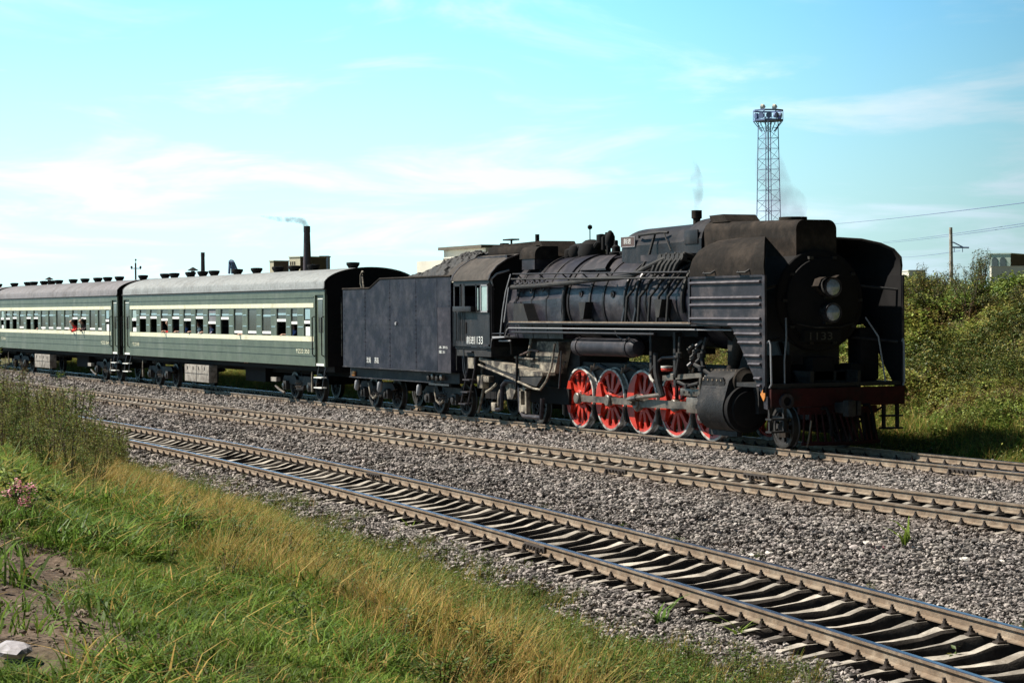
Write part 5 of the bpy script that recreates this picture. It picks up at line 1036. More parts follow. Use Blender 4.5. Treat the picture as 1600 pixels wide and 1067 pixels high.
# pale building behind the cab, aligned with the line
def side_building(o,Y,px0,py_top,py_bot,X1,depth,wall,roofm,name):
    a=at_y(px0,py_top,Y); k=MB(); k.box(a.x,X1,Y,Y+depth,0,a.z); w=k.build(name,wall,o,smooth=0); k=MB(); k.box(a.x-.3,X1,Y-.35,Y+depth+.3,a.z,a.z+.22); k.build('roof_slab',roofm,w,smooth=0); return a.z,w
ob=empty('pale_building',(-100,40,0),'cream building with a dark flat roof edge behind the locomotive cab','building')
zt,w=side_building(ob,40,693.5,391.5,415,-101.3,10,'wall_pale','shade_wall_dark_roof','wall')
k=MB(); k.box(at_y(694,397,40).x,-101.3,39.9,40,zt-.75,zt-.62); k.build('cornice','shade_wall_dark_roof',w,smooth=0)
k=MB(); k.box(at_y(680.5,409,39).x,-101.3,37.5,39.95,0,at_y(680.5,409,39).z); k.build('annex','wall_pale',ob,smooth=0)
# building at the right with arched windows
gb_a=a=at_d(1549,397,150); gb=empty('green_building',(a.x,a.y,0),'pale green building with two arched windows beyond the overgrown bank','building')
corner_block(gb,150,1549,1579,1680,397,('wall_green','shade_wall_dark_roof'),'wall',1.1)
gc_=at_d(1579,397,150); R2=Vector((rt2.x,rt2.y,0)).normalized(); F2=Vector((fw.x,fw.y,0)).normalized(); gdl=-R2*math.sin(1.1)+F2*math.cos(1.1); gn_=Vector((gdl.y,-gdl.x,0)); gn_=gn_ if gn_.dot(fw)<0 else -gn_
for t in (.36,.74):
    p=gc_+gdl*(t*30*150/F_PX/math.sin(1.1))+Vector((0,0,-.62)); w_=.20; pts=[(-w_,-.5),(w_,-.5),(w_,.22)]+[(w_*math.cos(t2),.22+w_*math.sin(t2)) for t2 in np.linspace(0,math.pi,8)][1:]; k=MB(); V=[tuple(p+gdl*x+Vector((0,0,y))+gn_*.03) for x,y in pts]+[tuple(p+gdl*x+Vector((0,0,y))-gn_*.2) for x,y in pts]; n_=len(pts); k.add(V,[tuple(range(n_)),tuple(range(n_,2*n_))]+[(i,(i+1)%n_,n_+(i+1)%n_,n_+i) for i in range(n_)]); k.build('arched_window','glass_dark',gb)
wb_=empty('garden_wall',tuple(at_d(1580,417,120).xy)+(0,),'low whitewashed wall in front of the pale green building','wall'); screen_box(wb_,120,1549,1650,417,0,.4,('wall_pale','wall_pale'),'wall',.04)
wb2=empty('white_shed',tuple(at_d(1432,424,110).xy)+(0,),'white shed roof glimpsed through the bushes right of the locomotive','shed'); screen_box(wb2,110,1420,1446,423.5,0,3,('wall_pale','wall_pale'),'wall',.05)
# catenary mast and wires
c=at_d(1487,420,120); c.z=2; cm_=empty('catenary_mast',c,'concrete mast with a bracket arm above the bushes at the right','catenary mast')
k=MB(); tpz=at_d(1485.5,355.5,120); k.tube([(c.x,c.y,1.5),tuple(tpz)],[.13,.09],8); k.build('pole','concrete',cm_)
for nm,pts,r in (('bracket_arm',[(1485,386.5),(1514,387)],.05),('bracket_stay',[(1485,378.5),(1490,379),(1505,386.5)],.035),('hanger',[(1491,387),(1491,394)],.02),('hanger',[(1504,387),(1504,394)],.02)):
    k=MB(); k.tube([at_d(a,b,120) for a,b in pts],r,6); k.build(nm,'hazy_steel',cm_)
for lab,p0,p1,r in (('uppermost thin wire sloping across the sky at the right',(1290,351,300),(1640,312,110),.022),('middle wire of the three sloping over the bushes, upper strand',(1380,378,300),(1640,343,110),.018),('middle wire of the three sloping over the bushes, lower strand',(1380,380,300),(1640,347,110),.018),('lowest faint wire just above the bushes right of the locomotive',(1400,402,300),(1500,392,150),.018)):
    k=MB(); a=at_d(*p0); b=at_d(*p1); mids=[a.lerp(b,t)+Vector((0,0,-.5*4*t*(1-t)*.25)) for t in np.linspace(0,1,12)]; k.tube(mids,r,5); o=k.build('overhead_wire','hazy_steel',org=tuple(a)); tag(o,lab,'wire','overhead wires at the right')
# ------------------------------------------------------------------ scattered stuff: one object each, points carry rotation, size and variant
def mesh_np(name,V,F,mts,mi=None,smooth=False):
    me=bpy.data.meshes.new(name); me.from_pydata(V.tolist() if hasattr(V,'tolist') else V,[],F.tolist() if hasattr(F,'tolist') else F)
    for m in mts: me.materials.append(MATS[m])
    if mi is not None: me.polygons.foreach_set('material_index',mi)
    if smooth: me.polygons.foreach_set('use_smooth',[True]*len(me.polygons))
    return me
def lib(name,meshes):
    c=bpy.data.collections.new(name)
    for i,m in enumerate(meshes):
        o=bpy.data.objects.new(f'{name}_piece_{i:02d}',m); c.objects.link(o)
    return c
def scatter(name,P,scl,coll,nvar,rz=None,tilt=.0):
    n=len(P); me=bpy.data.meshes.new(name); me.from_pydata(P.tolist(),[],[])
    rot=np.stack([rng.normal(0,tilt,n),rng.normal(0,tilt,n),rng.uniform(0,2*np.pi,n) if rz is None else rz],1)
    a=me.attributes.new('rot','FLOAT_VECTOR','POINT'); a.data.foreach_set('vector',rot.astype(np.float32).ravel())
    a=me.attributes.new('scl','FLOAT','POINT'); a.data.foreach_set('value',np.asarray(scl,np.float32))
    a=me.attributes.new('idx','INT','POINT'); a.data.foreach_set('value',rng.integers(0,nvar,n).astype(np.int32))
    o=bpy.data.objects.new(name,me); COL.objects.link(o); tag(o,kind='stuff')
    g=bpy.data.node_groups.new(name,'GeometryNodeTree'); g.interface.new_socket('Geometry',in_out='INPUT',socket_type='NodeSocketGeometry'); g.interface.new_socket('Geometry',in_out='OUTPUT',socket_type='NodeSocketGeometry')
    N=g.nodes; L=g.links; gi=N.new('NodeGroupInput'); go=N.new('NodeGroupOutput'); ip=N.new('GeometryNodeInstanceOnPoints'); ci=N.new('GeometryNodeCollectionInfo'); ci.inputs[0].default_value=coll; ci.inputs[1].default_value=True; ci.inputs[2].default_value=True
    def na(nm,t): q=N.new('GeometryNodeInputNamedAttribute'); q.data_type=t; q.inputs[0].default_value=nm; return q.outputs[0]
    L.new(gi.outputs[0],ip.inputs['Points']); L.new(ci.outputs[0],ip.inputs['Instance']); ip.inputs['Pick Instance'].default_value=True; L.new(na('idx','INT'),ip.inputs['Instance Index'])
    er=N.new('FunctionNodeEulerToRotation'); L.new(na('rot','FLOAT_VECTOR'),er.inputs[0]); L.new(er.outputs[0],ip.inputs['Rotation']); L.new(na('scl','FLOAT'),ip.inputs['Scale']); L.new(ip.outputs[0],go.inputs[0])
    md=o.modifiers.new('scatter','NODES'); md.node_group=g
    return o
def in_view(P,pad=60,pad_l=None):
    d=np.asarray(P)-np.array(CAM); f=np.array(fw); r=np.array(rt2); u=np.array(up2); dz=d@f; x=800+F_PX*(d@r)/np.maximum(dz,.1); y=533.5-F_PX*(d@u)/np.maximum(dz,.1)
    return (dz>1)&(x>-pad-420)&(x<1900+pad)&(y<1400+pad*2.0)&(y>-50),dz
# ballast: patches of broken stone
def stone_patch(n,rad,s0,s1):
    V=[];F=[]
    for i in range(n):
        r=rad*math.sqrt(random.random()); a=random.uniform(0,6.283); c=np.array([r*math.cos(a),r*math.sin(a),random.uniform(-.012,.02)]); s=random.uniform(s0,s1)*.5
        bm=bmesh.new(); bmesh.ops.create_icosphere(bm,subdivisions=1,radius=1)
        ax=[random.uniform(.75,1.45),random.uniform(.55,1.05),random.uniform(.4,.85)]
        for v in bm.verts:
            v.co=Vector((v.co.x*ax[0],v.co.y*ax[1],v.co.z*ax[2]))*random.uniform(.72,1.15)
        M=Matrix.Rotation(random.uniform(0,6.28),3,'Z')@Matrix.Rotation(random.uniform(-1.0,1.0),3,'X'); o=len(V)
        for v in bm.verts: q=M@v.co; V.append((c[0]+q.x*s,c[1]+q.y*s,c[2]+q.z*s))
        F+=[tuple(v.index+o for v in f.verts) for f in bm.faces]; bm.free()
    return mesh_np('stone',V,F,['stone'])
bl=lib('ballast',[stone_patch(40,.24,.032,.084) for _ in range(7)])
def sample(n,x0,x1,y0,y1): return rng.uniform(x0,x1,n),rng.uniform(y0,y1,n)
X,Y=sample(165000,-80,37,-17.5,2.4); s=yc(X)-Y
keep_=(s<2.2+(vnoise(X,Y,.8,31)-.5)*1.4)
Z=height(X,Y); P=np.stack([X,Y,Z],1); iv,dz=in_view(P,20)
dens=np.clip((38/np.maximum(dz,10)),.28,1)
inner=((np.abs(s)<1.1)|(np.abs(Y)<.9)|(np.abs(Y-Y_MID)<.9))&(rng.random(len(X))<.9)
dirty=(s<-1.7)&(s>-2.9)&(X>8)&(vnoise(X,Y,1.2,41)>.55)&(rng.random(len(X))<.7)
k_=keep_&iv&(rng.random(len(X))<dens*.95)&~dirty&~inner
P=P[k_]; dzk=dz[k_]; scl=np.clip(.85+.012*(dzk-20),.85,1.7)*rng.uniform(.85,1.2,len(P))
P[:,2]+=.005
scatter('ballast',P,scl,bl,7,tilt=.12)
# grass and leaves
def blade(V,F,base,h,w,ang,bend,tw=0.):
    d=np.array([math.cos(ang),math.sin(ang),0]); sd=np.array([-math.sin(ang+tw),math.cos(ang+tw),0]); o=len(V)
    for t in (0,.4,.75,1.0):
        c=base+d*bend*h*t*t+np.array([0,0,h*(t-.35*bend*t*t)]); ww=w*(1-t**1.6)*.5+.0004
        if t<1: V.append(tuple(c-sd*ww)); V.append(tuple(c+sd*ww))
        else: V.append(tuple(c))
    F+=[(o,o+1,o+3,o+2),(o+2,o+3,o+5,o+4),(o+4,o+5,o+6)]
def tuft(n,rad,h0,h1,w,mt_,bend=(.2,1.),dry=0,drymat='grass_gold'):
    V=[];F=[];mi=[]
    for i in range(n):
        r=rad*math.sqrt(random.random()); a=random.uniform(0,6.283); f0=len(F)
        blade(V,F,np.array([r*math.cos(a),r*math.sin(a),-.02]),random.uniform(h0,h1),w*random.uniform(.7,1.3),random.uniform(0,6.283),random.uniform(*bend),random.uniform(-.6,.6)); mi+=[1 if random.random()<dry else 0]*(len(F)-f0)
    return mesh_np('grass',V,F,[mt_,drymat],mi)
def leaf(V,F,c,L_,w,dirv,nrm):
    d=np.array(dirv)/np.linalg.norm(dirv); s_=np.cross(d,nrm); s_/=max(np.linalg.norm(s_),1e-6); c=np.array(c); o=len(V); dn=np.array([0,0,-.12*L_])
    V+= [tuple(c),tuple(c+d*L_*.45-s_*w*.5+dn*.2),tuple(c+d*L_+dn),tuple(c+d*L_*.45+s_*w*.5+dn*.2)]; F+=[(o,o+1,o+2),(o,o+2,o+3)]
def bush(n,rx,rz,L0,L1,mts,wts,flat=.4,stems=10,w=.55):
    """clump of separate leaves on thin stems, irregular outline"""
    V=[];F=[];mi=[]
    tips=[]
    for i in range(stems):
        a=random.uniform(0,6.283); q=random.uniform(.2,1); tip=np.array([rx*q*math.cos(a),rx*q*math.sin(a),rz*random.uniform(.45,1.0)*(1-.45*q*q)]); tips.append(tip)
        p0=np.array([tip[0]*.25,tip[1]*.25,-.05]); o=len(V); sd=np.array([.008,.004,0])
        mid=(p0+tip)/2+np.array([0,0,.1*rz]); V+=[tuple(p0-sd),tuple(p0+sd),tuple(mid+sd*.7),tuple(mid-sd*.7),tuple(tip)]; F+=[(o,o+1,o+2,o+3),(o+3,o+2,o+4)]; mi+=[len(mts)]*2
    for i in range(n):
        tip=random.choice(tips); t=random.random()**.6; base=np.array([tip[0]*.25,tip[1]*.25,0]); c=base+(tip-base)*t+np.random.default_rng(random.randrange(1<<30)).normal(0,.10*rx,3); c[2]=max(c[2],.0)
        a=random.uniform(0,6.283); el=random.uniform(-.5,.8); f0=len(F); nn=np.array([random.uniform(-1,1)*flat,random.uniform(-1,1)*flat,1])
        L_=random.uniform(L0,L1); leaf(V,F,c,L_,L_*w,(math.cos(a)*math.cos(el),math.sin(a)*math.cos(el),math.sin(el)),nn); mi+=[random.choices(range(len(mts)),wts)[0]]*(len(F)-f0)
    return mesh_np('foliage',V,F,list(mts)+['stem_brown'],mi)
gl=lib('lawn',[tuft(52,.17,.05,.14,.008,'grass_green',(.3,1.7),.08) for _ in range(5)]+[tuft(26,.14,.10,.24,.009,'grass_green',(.6,1.8),.10) for _ in range(2)]+[tuft(24,.16,.05,.13,.007,'grass_green',(.5,1.8),.6)])
hl=lib('hay',[tuft(36,.16,.18,.55,.0055,'grass_gold',(.2,1.0),.16,'grass_green') for _ in range(6)])
wl_=lib('weedy',[bush(240,.20,.36,.022,.055,('leaf_dark','leaf_grass','leaf_olive'),(.5,.35,.15),.7,10,.34) for _ in range(5)]+[tuft(36,.18,.2,.5,.007,'grass_green',(.2,.9),.45) for _ in range(3)])
X,Y=sample(98000,-16,42,-29,-10.5); s=yc(X)-Y; Z=height(X,Y); P=np.stack([X,Y,Z],1); iv,dz=in_view(P,60); nz=vnoise(X,Y,.7,51); n2=vnoise(X,Y,1.9,52); dm_=dirt(X,Y)
prox=np.clip(22/np.maximum(dz,5),.35,1)
# which plant where (s = metres from the near track)
hayz=np.exp(-((s-(np.interp(X,[2,20],[5.1,5.9])+.9*(nz-.5)))/np.interp(X,[2,20],[1.3,.75]))**2); green=sst(s+1.0*(n2-.5),6.2,7.0); weed=sst(s+(nz-.5)*1.3,1.3,2.2)*(1-sst(s+1.1*(nz-.5),5.0,6.0))
r_=rng.random(len(X))
rk=CAM+ray(22,1042)*((1.33-CAM.z)/ray(22,1042).z); farr=np.hypot(X-rk.x,Y-rk.y)>.42
sel=iv&(green*(1-dm_*.985)*prox>r_)&(s<13)&farr
scatter('lawn_grass',P[sel],rng.uniform(.6,1.25,sel.sum())*np.clip(.55+.95*vnoise(X[sel],Y[sel],1.1,55)+.75*(vnoise(X[sel],Y[sel],.8,56)>.64),.5,2.0),gl,8,tilt=.1)
r_=rng.random(len(X)); sel=iv&(np.clip(hayz*(.25+1.3*nz)*(.45+.8*vnoise(X,Y,2.2,57)),0,1)*.70*prox>r_)&(s>3.4)
scatter('dry_grass',P[sel],rng.uniform(.65,1.15,sel.sum()),hl,6,tilt=.12)
r_=rng.random(len(X)); sel=iv&(np.clip(weed*1.0+.45*hayz,0,1)*.68*prox>r_)
scatter('bank_weeds',P[sel],rng.uniform(.5,1.15,sel.sum())*np.clip((s[sel]-.3)/2.2,.4,1),wl_,8,tilt=.1)
# sparse growth at the foot of the bank and in the ditch beside the near track
r_=rng.random(len(X)); sel=iv&(s>1.5)&(s<2.6)&(r_<.05)
P2=P[sel]; X2,Y2=sample(2600,7,36,-15,-7.5); s2=yc(X2)-Y2; q=(s2<-1.8)&(s2>-2.8)&(vnoise(X2,Y2,.8,41)>.52); P3=np.stack([X2[q],Y2[q],height(X2[q],Y2[q])],1)
scatter('ditch_weeds',np.concatenate([P2,P3]),rng.uniform(.2,.62,len(P2)+len(P3)),wl_,8,tilt=.1)
# clods and pebbles on the bare patch
X2,Y2=sample(9000,20,38,-26,-19.5); q=dirt(X2,Y2)>.4; P2=np.stack([X2[q],Y2[q],height(X2[q],Y2[q])-.05],1); iv2,_=in_view(P2,60); P2=P2[iv2]; q=rng.random(len(P2))<.3; P2=P2[q]
def clod():
    m=stone_patch(5,.16,.012,.05); m.materials.clear(); m.materials.append(MATS['soil_clod']); return m
mat('soil_clod',(.15,.112,.082),.95,0,.35,9,island=.4)
scatter('soil_clods',P2,rng.uniform(.5,1.3,len(P2)),lib('clods',[clod() for _ in range(4)]),4,tilt=.3)
# the overgrown cutting slope behind the train
cover=lib('cover',[bush(n_,.46,h_,l0,l1,(a,b,'leaf_dark'),(.6,.3,.10),.7,12,.6) for a,b,n_,h_,l0,l1 in (('leaf_dark','leaf_olive',330,.5,.035,.075),('leaf_olive','leaf_bright',300,.45,.035,.08),('leaf_bright','leaf_olive',210,.45,.05,.11),('leaf_olive','leaf_brown',340,.38,.03,.065),('leaf_brown','leaf_olive',340,.40,.028,.06),('leaf_bright','leaf_grass',260,.5,.04,.09))]+[tuft(60,.35,.3,.7,.010,'grass_green',(.3,1.1),.3) for _ in range(2)])
X,Y=sample(28500,-80,16,2.35,12.5); Z=height(X,Y); P=np.stack([X,Y,Z],1); iv,dz=in_view(P,30); nz=vnoise(X,Y,.5,61)
k_=iv&(rng.random(len(X))<.8)&((Y>3.0)|(rng.random(len(X))<.4))
o=scatter('slope_cover',P[k_],rng.uniform(.55,1.1,k_.sum())*(.75+.6*nz[k_]),cover,8,tilt=.25)
# which variant: patches of olive, bright and dark growth
vi=np.clip((((vnoise(P[k_][:,0],P[k_][:,1],.42,62)-.5)*1.7+.5)*6+rng.normal(0,.7,k_.sum())).astype(int),0,5); vi=np.where((P[k_][:,1]<4.6)&(rng.random(k_.sum())<.85),rng.integers(6,8,k_.sum()),vi)
o.data.attributes['idx'].data.foreach_set('value',vi.astype(np.int32))
X,Y=sample(9000,-160,-50,3,60); 
# ------------------------------------------------------------------ single plants
def plant(name,meshes,label,cat,group,loc,sc,rz=None):
    o=empty(name,loc,label,cat,group)
    for nm,me in meshes:
        c=bpy.data.objects.new(nm,me); COL.objects.link(c); c.parent=o
    o.scale=(sc,sc,sc); o.rotation_euler=(0,0,random.uniform(0,6.28) if rz is None else rz); return o
def shrub_meshes(h,r,leafmats,wts,n=420,L=(.05,.11)):
    k=MB(); tips=[]
    for i in range(9):
        a=random.uniform(0,6.28); q=random.uniform(.25,1)*r; top=Vector((q*math.cos(a),q*math.sin(a),h*random.uniform(.6,1.0))); mid=top*.5+Vector((random.uniform(-.1,.1),random.uniform(-.1,.1),.12*h)); k.tube([(0,0,-.2),tuple(Vector((0,0,.1)).lerp(mid,.5)),tuple(mid),tuple(top)],[.03,.024,.016,.006],5); tips.append((mid,top))
        for j in range(4):
            b=mid.lerp(top,random.random()); e=b+Vector((random.uniform(-.35,.35)*r,random.uniform(-.35,.35)*r,random.uniform(.05,.3)*h)); k.tube([tuple(b),tuple(e)],[.01,.004],4); tips.append((b,e))
    st=keep(k,'stem_brown'); V=[];F=[];mi=[]
    for i in range(n):
        a_,b_=random.choice(tips); c=a_.lerp(b_,random.random()**.7); c=np.array(c)+np.array([random.gauss(0,.07),random.gauss(0,.07),random.gauss(0,.06)]); a=random.uniform(0,6.283); el=random.uniform(-.3,1.1); L_=random.uniform(*L); f0=len(F)
        leaf(V,F,c,L_,L_*.38,(math.cos(a)*math.cos(el),math.sin(a)*math.cos(el),math.sin(el)),np.array([random.uniform(-1,1),random.uniform(-1,1),1])); mi+=[random.choices(range(len(leafmats)),wts)[0]]*(len(F)-f0)
    return [('stem',st),('foliage',mesh_np('foliage',V,F,leafmats,mi))]
SHR=[shrub_meshes(1.5,.7,['leaf_grey','leaf_olive','leaf_dark'],(.5,.2,.3),900),shrub_meshes(1.1,.8,['leaf_dark','leaf_olive','leaf_grey'],(.5,.3,.2),900),shrub_meshes(1.9,.6,['leaf_grey','leaf_dark','leaf_olive'],(.5,.35,.15),1000)]
places=[(1436,428,9.3,2,.62),(1455,432,8.4,1,1.0),(1462,425,9.6,0,.85),(1478,432,8.8,1,1.0),(1500,428,9.4,2,.85),(1513,430,8.6,0,1.1),(1525,428,9.5,2,.95),(1533,430,9.2,2,.75),(1545,436,8.6,1,.9),(1570,432,8.8,1,.7),(1590,432,8.6,1,.85),(1424,432,9.0,1,.8)]
lab=['slim grey-green shrub on the bank crest right beside the locomotive front','low dark shrub on the crest under the wires','airy shrub between the locomotive and the catenary mast','rounded dark shrub at the foot of the catenary mast','tall airy shrub just right of the catenary mast','broad grey-green shrub under the bracket arm of the mast','tallest thin-topped shrub on the crest, left of the green building','slender shrub leaning near the green building','low dark shrub in front of the white wall','small shrub below the arched windows','dark shrub at the right picture edge on the crest','low shrub half hidden by the deflector edge of the locomotive']
for (a,b,yy,v,sc),l in zip(places,lab):
    p=at_y(a,b,yy); z=float(height(p.x,p.y)); plant('shrub',SHR[v],l,'shrub','shrubs on the crest of the bank',(p.x,p.y,z-.05),sc*.74)
# tall weeds on the bank at the left
def tall_weed(h,mats_,n,L=(.05,.10)):
    k=MB(); st=[]
    for i in range(5):
        a=random.uniform(0,6.28); q=random.uniform(.05,.22)*h; hh=h*random.uniform(.7,1); pts=[Vector((0,0,-.1)),Vector((q*.4*math.cos(a),q*.4*math.sin(a),hh*.5)),Vector((q*math.cos(a),q*math.sin(a),hh))]; k.tube([tuple(p) for p in pts],[.010,.008,.003],5); st.append(pts)
        for j in range(9):
            t=random.uniform(.3,.95); b=pts[1].lerp(pts[2],(t-.5)*2) if t>.5 else pts[0].lerp(pts[1],t*2); aa=random.uniform(0,6.28); l=.22*h*(1.1-t); e=b+Vector((l*math.cos(aa),l*math.sin(aa),l*.8)); k.tube([tuple(b),tuple(e)],[.004,.002],4); st.append([b,b.lerp(e,.5),e])
    V=[];F=[];mi=[]
    for i in range(n):
        p=random.choice(st); t=random.random()**.6; c=np.array(p[0].lerp(p[1],t*2) if t<.5 else p[1].lerp(p[2],(t-.5)*2))+np.array([random.gauss(0,.025)]*2+[random.gauss(0,.02)]); 
        if c[2]<.03*h: continue
        a=random.uniform(0,6.283); el=random.uniform(-.6,.7); L_=random.uniform(*L)*(1.15-.5*c[2]/h); f0=len(F); leaf(V,F,c,L_,L_*.28,(math.cos(a)*math.cos(el),math.sin(a)*math.cos(el),math.sin(el)),np.array([random.uniform(-1,1),random.uniform(-1,1),.8])); mi+=[random.choices(range(len(mats_)),(.6,.3,.1)[:len(mats_)])[0]]*(len(F)-f0)
    return [('stem',keep(k,'stem_brown')),('foliage',mesh_np('foliage',V,F,mats_,mi))]
TW=[tall_weed(1.25,['leaf_grass','leaf_olive','leaf_bright'],1100,(.03,.065)) for _ in range(3)]+[tall_weed(1.2,['leaf_olive','leaf_grass','leaf_bright'],800,(.025,.055)) for _ in range(2)]
wpos=[]
tries=0
while len(wpos)<150 and tries<40000:
    tries+=1; X_=random.uniform(-16,20); s_=random.uniform(2.0,7.6)
    Y_=float(yc(X_))-s_; z=float(height(X_,Y_)); d=Vector((X_,Y_,z))-CAM; dz_=d.dot(fw); px_=800+F_PX*d.dot(rt2)/dz_; py_=533.5-F_PX*d.dot(up2)/dz_
    lim=250-(py_-640)*.95
    if not(-30<px_<240-max(py_-700,0)*.9) or py_>830 or py_<640: continue
    if any((X_-a)**2+(Y_-b)**2<.42**2 for a,b,_,_ in wpos): continue
    wpos.append((X_,Y_,z,px_))
for i,(X_,Y_,z,px_) in enumerate(wpos):
    plant('tall_weed',TW[i%5],'tall leafy dark green weed in the thicket on the bank at the left edge','weed','tall weeds at the left',(X_,Y_,z),random.uniform(.85,1.3)*(1.05 if px_<110 else .8)*float(np.interp(X_,[4,20],[1,.45])))
p=at_d(120,642,52); q_=at_d(120,560,52); zz=float(height(p.x,p.y)); 
plant('tall_weed',TW[1],'tallest single weed standing up in front of the second coach','weed','tall weeds at the left',(p.x,p.y,min(zz,p.z)),(q_.z-min(zz,p.z))/1.25)
p=at_y(36,575,-3.4); plant('tall_weed',tall_weed(1.2,['leaf_olive','stem_brown','leaf_grey'],200),'brownish dry weed growing in the ballast beside the train track','weed',None,(p.x,p.y,float(height(p.x,p.y))),.95)
# pink flowering plant
fm=bush(260,.30,.42,.05,.11,('leaf_bright','leaf_dark','leaf_olive'),(.5,.3,.2),.6,9,.38)
fp=at_d(28,800,18.3); zf_=float(height(fp.x,fp.y)); fl=plant('flowering_plant',[('foliage',fm)],'broad-leaved plant with pink flower heads at the left edge above the bare soil','flower',None,(fp.x,fp.y,zf_),1.0)
for px_,py_ in ((40,789),(46,796),(38,772),(49,772),(12,779),(26,766),(33,798)):
    pp=at_d(px_,py_-9,17.7); V=[];F=[]
    for j in range(34):
        a=random.uniform(0,6.28); c=np.array([random.gauss(0,.024),random.gauss(0,.024),random.gauss(0,.02)]); leaf(V,F,c,random.uniform(.025,.04),.018,(math.cos(a),math.sin(a),random.uniform(-.3,.8)),np.array([0,0,1.]))
    o=bpy.data.objects.new('flower_head',mesh_np('petals',V,F,['petal_pink'])); COL.objects.link(o); o.parent=fl; Mi=Matrix.Translation(fl.location)@fl.rotation_euler.to_matrix().to_4x4(); o.location=Mi.inverted()@pp
# small plants in the ballast
bw=tuft(9,.05,.18,.42,.03,'grass_green',(.4,1.3)); bw2=bush(40,.14,.3,.06,.12,('leaf_bright','leaf_dark','leaf_olive'),(.5,.4,.1),.6,5,.4)
for (a,b,zq,me_,sc,l) in ((640,828,-.5,bw,1.3,'broad-bladed green seedling in the ballast below the near rail, left of centre'),(1030,990,-.55,bw,1.3,'tall yellow-green seedling on the stones at the bottom, beside the sleepers ends'),(1155,1010,-.55,bw,1.2,'pair of upright green blades in the ballast at the bottom, right of centre'),(1178,905,-.38,bw2,1.0,'leafy plant drooping between two sleepers of the near track'),(1490,1020,-.38,bw2,.9,'leafy sprig between the sleepers close to the bottom right corner'),(1418,893,-.7,bw,1.5,'yellow-green grass clump in the ditch beyond the near track'),(815,800,-.45,bw,.6,'tiny green sprout between the rails of the near track, mid picture')):
    o0=CAM+ray(a,b)*((zq-CAM.z)/ray(a,b).z); plant('ballast_weed',[('foliage',me_)],l,'weed','small weeds in the ballast',(o0.x,o0.y,float(height(o0.x,o0.y))+.02),sc)
def rock(sc,mt_,seed,fl=(1,.7,.45)):
    r0=random.Random(seed); bm=bmesh.new(); bmesh.ops.create_icosphere(bm,subdivisions=2,radius=1)
    for v in bm.verts: v.co=Vector((v.co.x*fl[0],v.co.y*fl[1],v.co.z*fl[2]))*(1+.22*(vnoise(v.co.x*2+seed,v.co.y*2+v.co.z,1.,seed)-.5)*2+r0.uniform(-.08,.08))*sc
    me=bpy.data.meshes.new('rock'); bm.to_mesh(me); bm.free(); me.materials.append(MATS[mt_]); return me
for (a,b,zq,sc,mt_,nm,cat,l) in ((1175,862,-.55,.055,'white_rock','white_stone','stone','larger white stone in the ditch left of the pink litter'),(1203,856,-.5,.075,'white_rock','white_stone','stone','pale pointed stone on the ballast slope beyond the near track'),(1335,871,-.55,.09,'stone','white_stone','stone','brownish lump beside the pale litter on the slope'),(1353,870,-.55,.085,'white_rock','litter_scrap','litter','whitish crumpled scrap next to the pink one on the ballast'),(1375,879,-.58,.07,'pink_litter','litter_scrap','litter','pink crumpled scrap on the ballast beyond the near track'),(1508,911,-.66,.08,'white_rock','white_stone','stone','white flat stone in the weedy ditch at the right'),(1565,918,-.66,.06,'white_rock','white_stone','stone','cream stone in the ditch farther right'),(555,688,-.25,.12,'white_rock','white_stone','stone','whitish flat stone on the slope below the middle track'),(22,1042,1.33,.105,'rock_grey','rock','rock','grey flat rock on the bare soil at the bottom left corner')):
    q=CAM+ray(a,b)*((zq-CAM.z)/ray(a,b).z); o=bpy.data.objects.new(nm,rock(sc,mt_,int(a),(1.1,.8,.5) if nm!='rock' else (1.5,.7,.34))); COL.objects.link(o); o.location=(q.x,q.y,float(height(q.x,q.y))+(.055 if nm!='rock' else .02)); tag(o,l,cat,'pale stones in the ballast' if nm=='white_stone' else None)
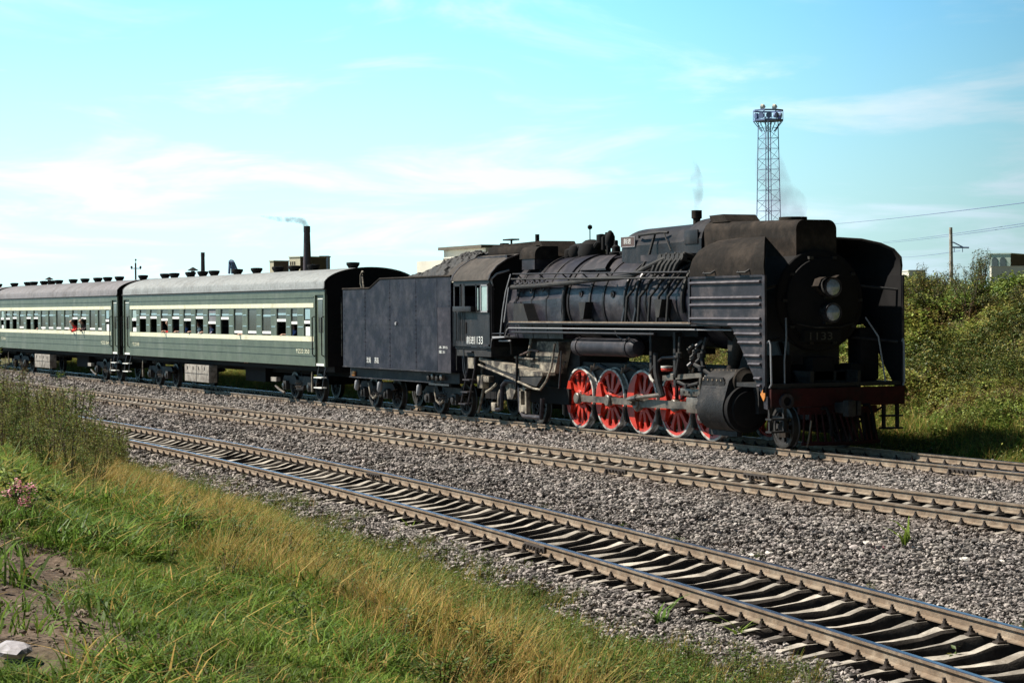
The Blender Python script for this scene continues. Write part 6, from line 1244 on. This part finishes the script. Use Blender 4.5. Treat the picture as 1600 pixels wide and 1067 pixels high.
k=MB(); a=at_y(-6,570,-2.9); a.z=float(height(a.x,a.y)); k.box(a.x-1.6,a.x+.9,a.y-.16,a.y+.16,a.z+.02,a.z+.12); o=k.build('timber_plank','wood_plank',org=tuple(a)); tag(o,'pale timber lying on the ballast at the far left between the tracks','plank')
# ------------------------------------------------------------------ steam and smoke
def smoke(name,pts,rads,dens,col,label,noise=1.5,aniso=.3):
    k=MB(); k.tube(pts,rads,14); o=k.build(name,None if False else 'white_paint',org=tuple(pts[0])); o.data.materials.clear()
    m=bpy.data.materials.new(name); m.use_nodes=True; N=m.node_tree.nodes; L=m.node_tree.links; N.remove(N['Principled BSDF']); v=N.new('ShaderNodeVolumePrincipled'); v.inputs['Color'].default_value=(*col,1); v.inputs['Anisotropy'].default_value=aniso
    nz=N.new('ShaderNodeTexNoise'); nz.inputs['Scale'].default_value=noise; nz.inputs['Detail'].default_value=4; g=N.new('ShaderNodeNewGeometry'); L.new(g.outputs['Position'],nz.inputs['Vector'])
    mr=N.new('ShaderNodeMapRange'); mr.inputs[1].default_value=.38; mr.inputs[2].default_value=.66; mr.inputs[3].default_value=0; mr.inputs[4].default_value=dens; L.new(nz.outputs[0],mr.inputs[0]); L.new(mr.outputs[0],v.inputs['Density']); L.new(v.outputs[0],N['Material Output'].inputs['Volume'])
    o.data.materials.append(m); tag(o,kind='stuff'); return o
smoke('exhaust_smoke',[(-1.8,-.12,5.15),(-1.9,.0,5.5),(-2.15,.1,5.9),(-2.5,.2,6.5)],[.05,.12,.16,.03],2.6,(.45,.47,.55),'',3.)
smoke('chimney_steam',[(2.1,0,4.72),(1.75,.05,5.05),(1.2,.1,5.5),(.8,.2,6.2),(.5,.3,6.9)],[.28,.5,.42,.3,.05],.9,(.40,.38,.50),'',2.2)
d0=rt2; smoke('factory_smoke',[chtop-Vector((0,0,.3)),chtop-d0*1.2+Vector((0,0,1.6)),chtop-d0*4+Vector((0,0,1.9)),chtop-d0*9+Vector((0,0,2.2)),chtop-d0*15+Vector((0,0,3.2))],[.8,1.1,.9,.8,.1],.7,(.42,.50,.62),'',.5)
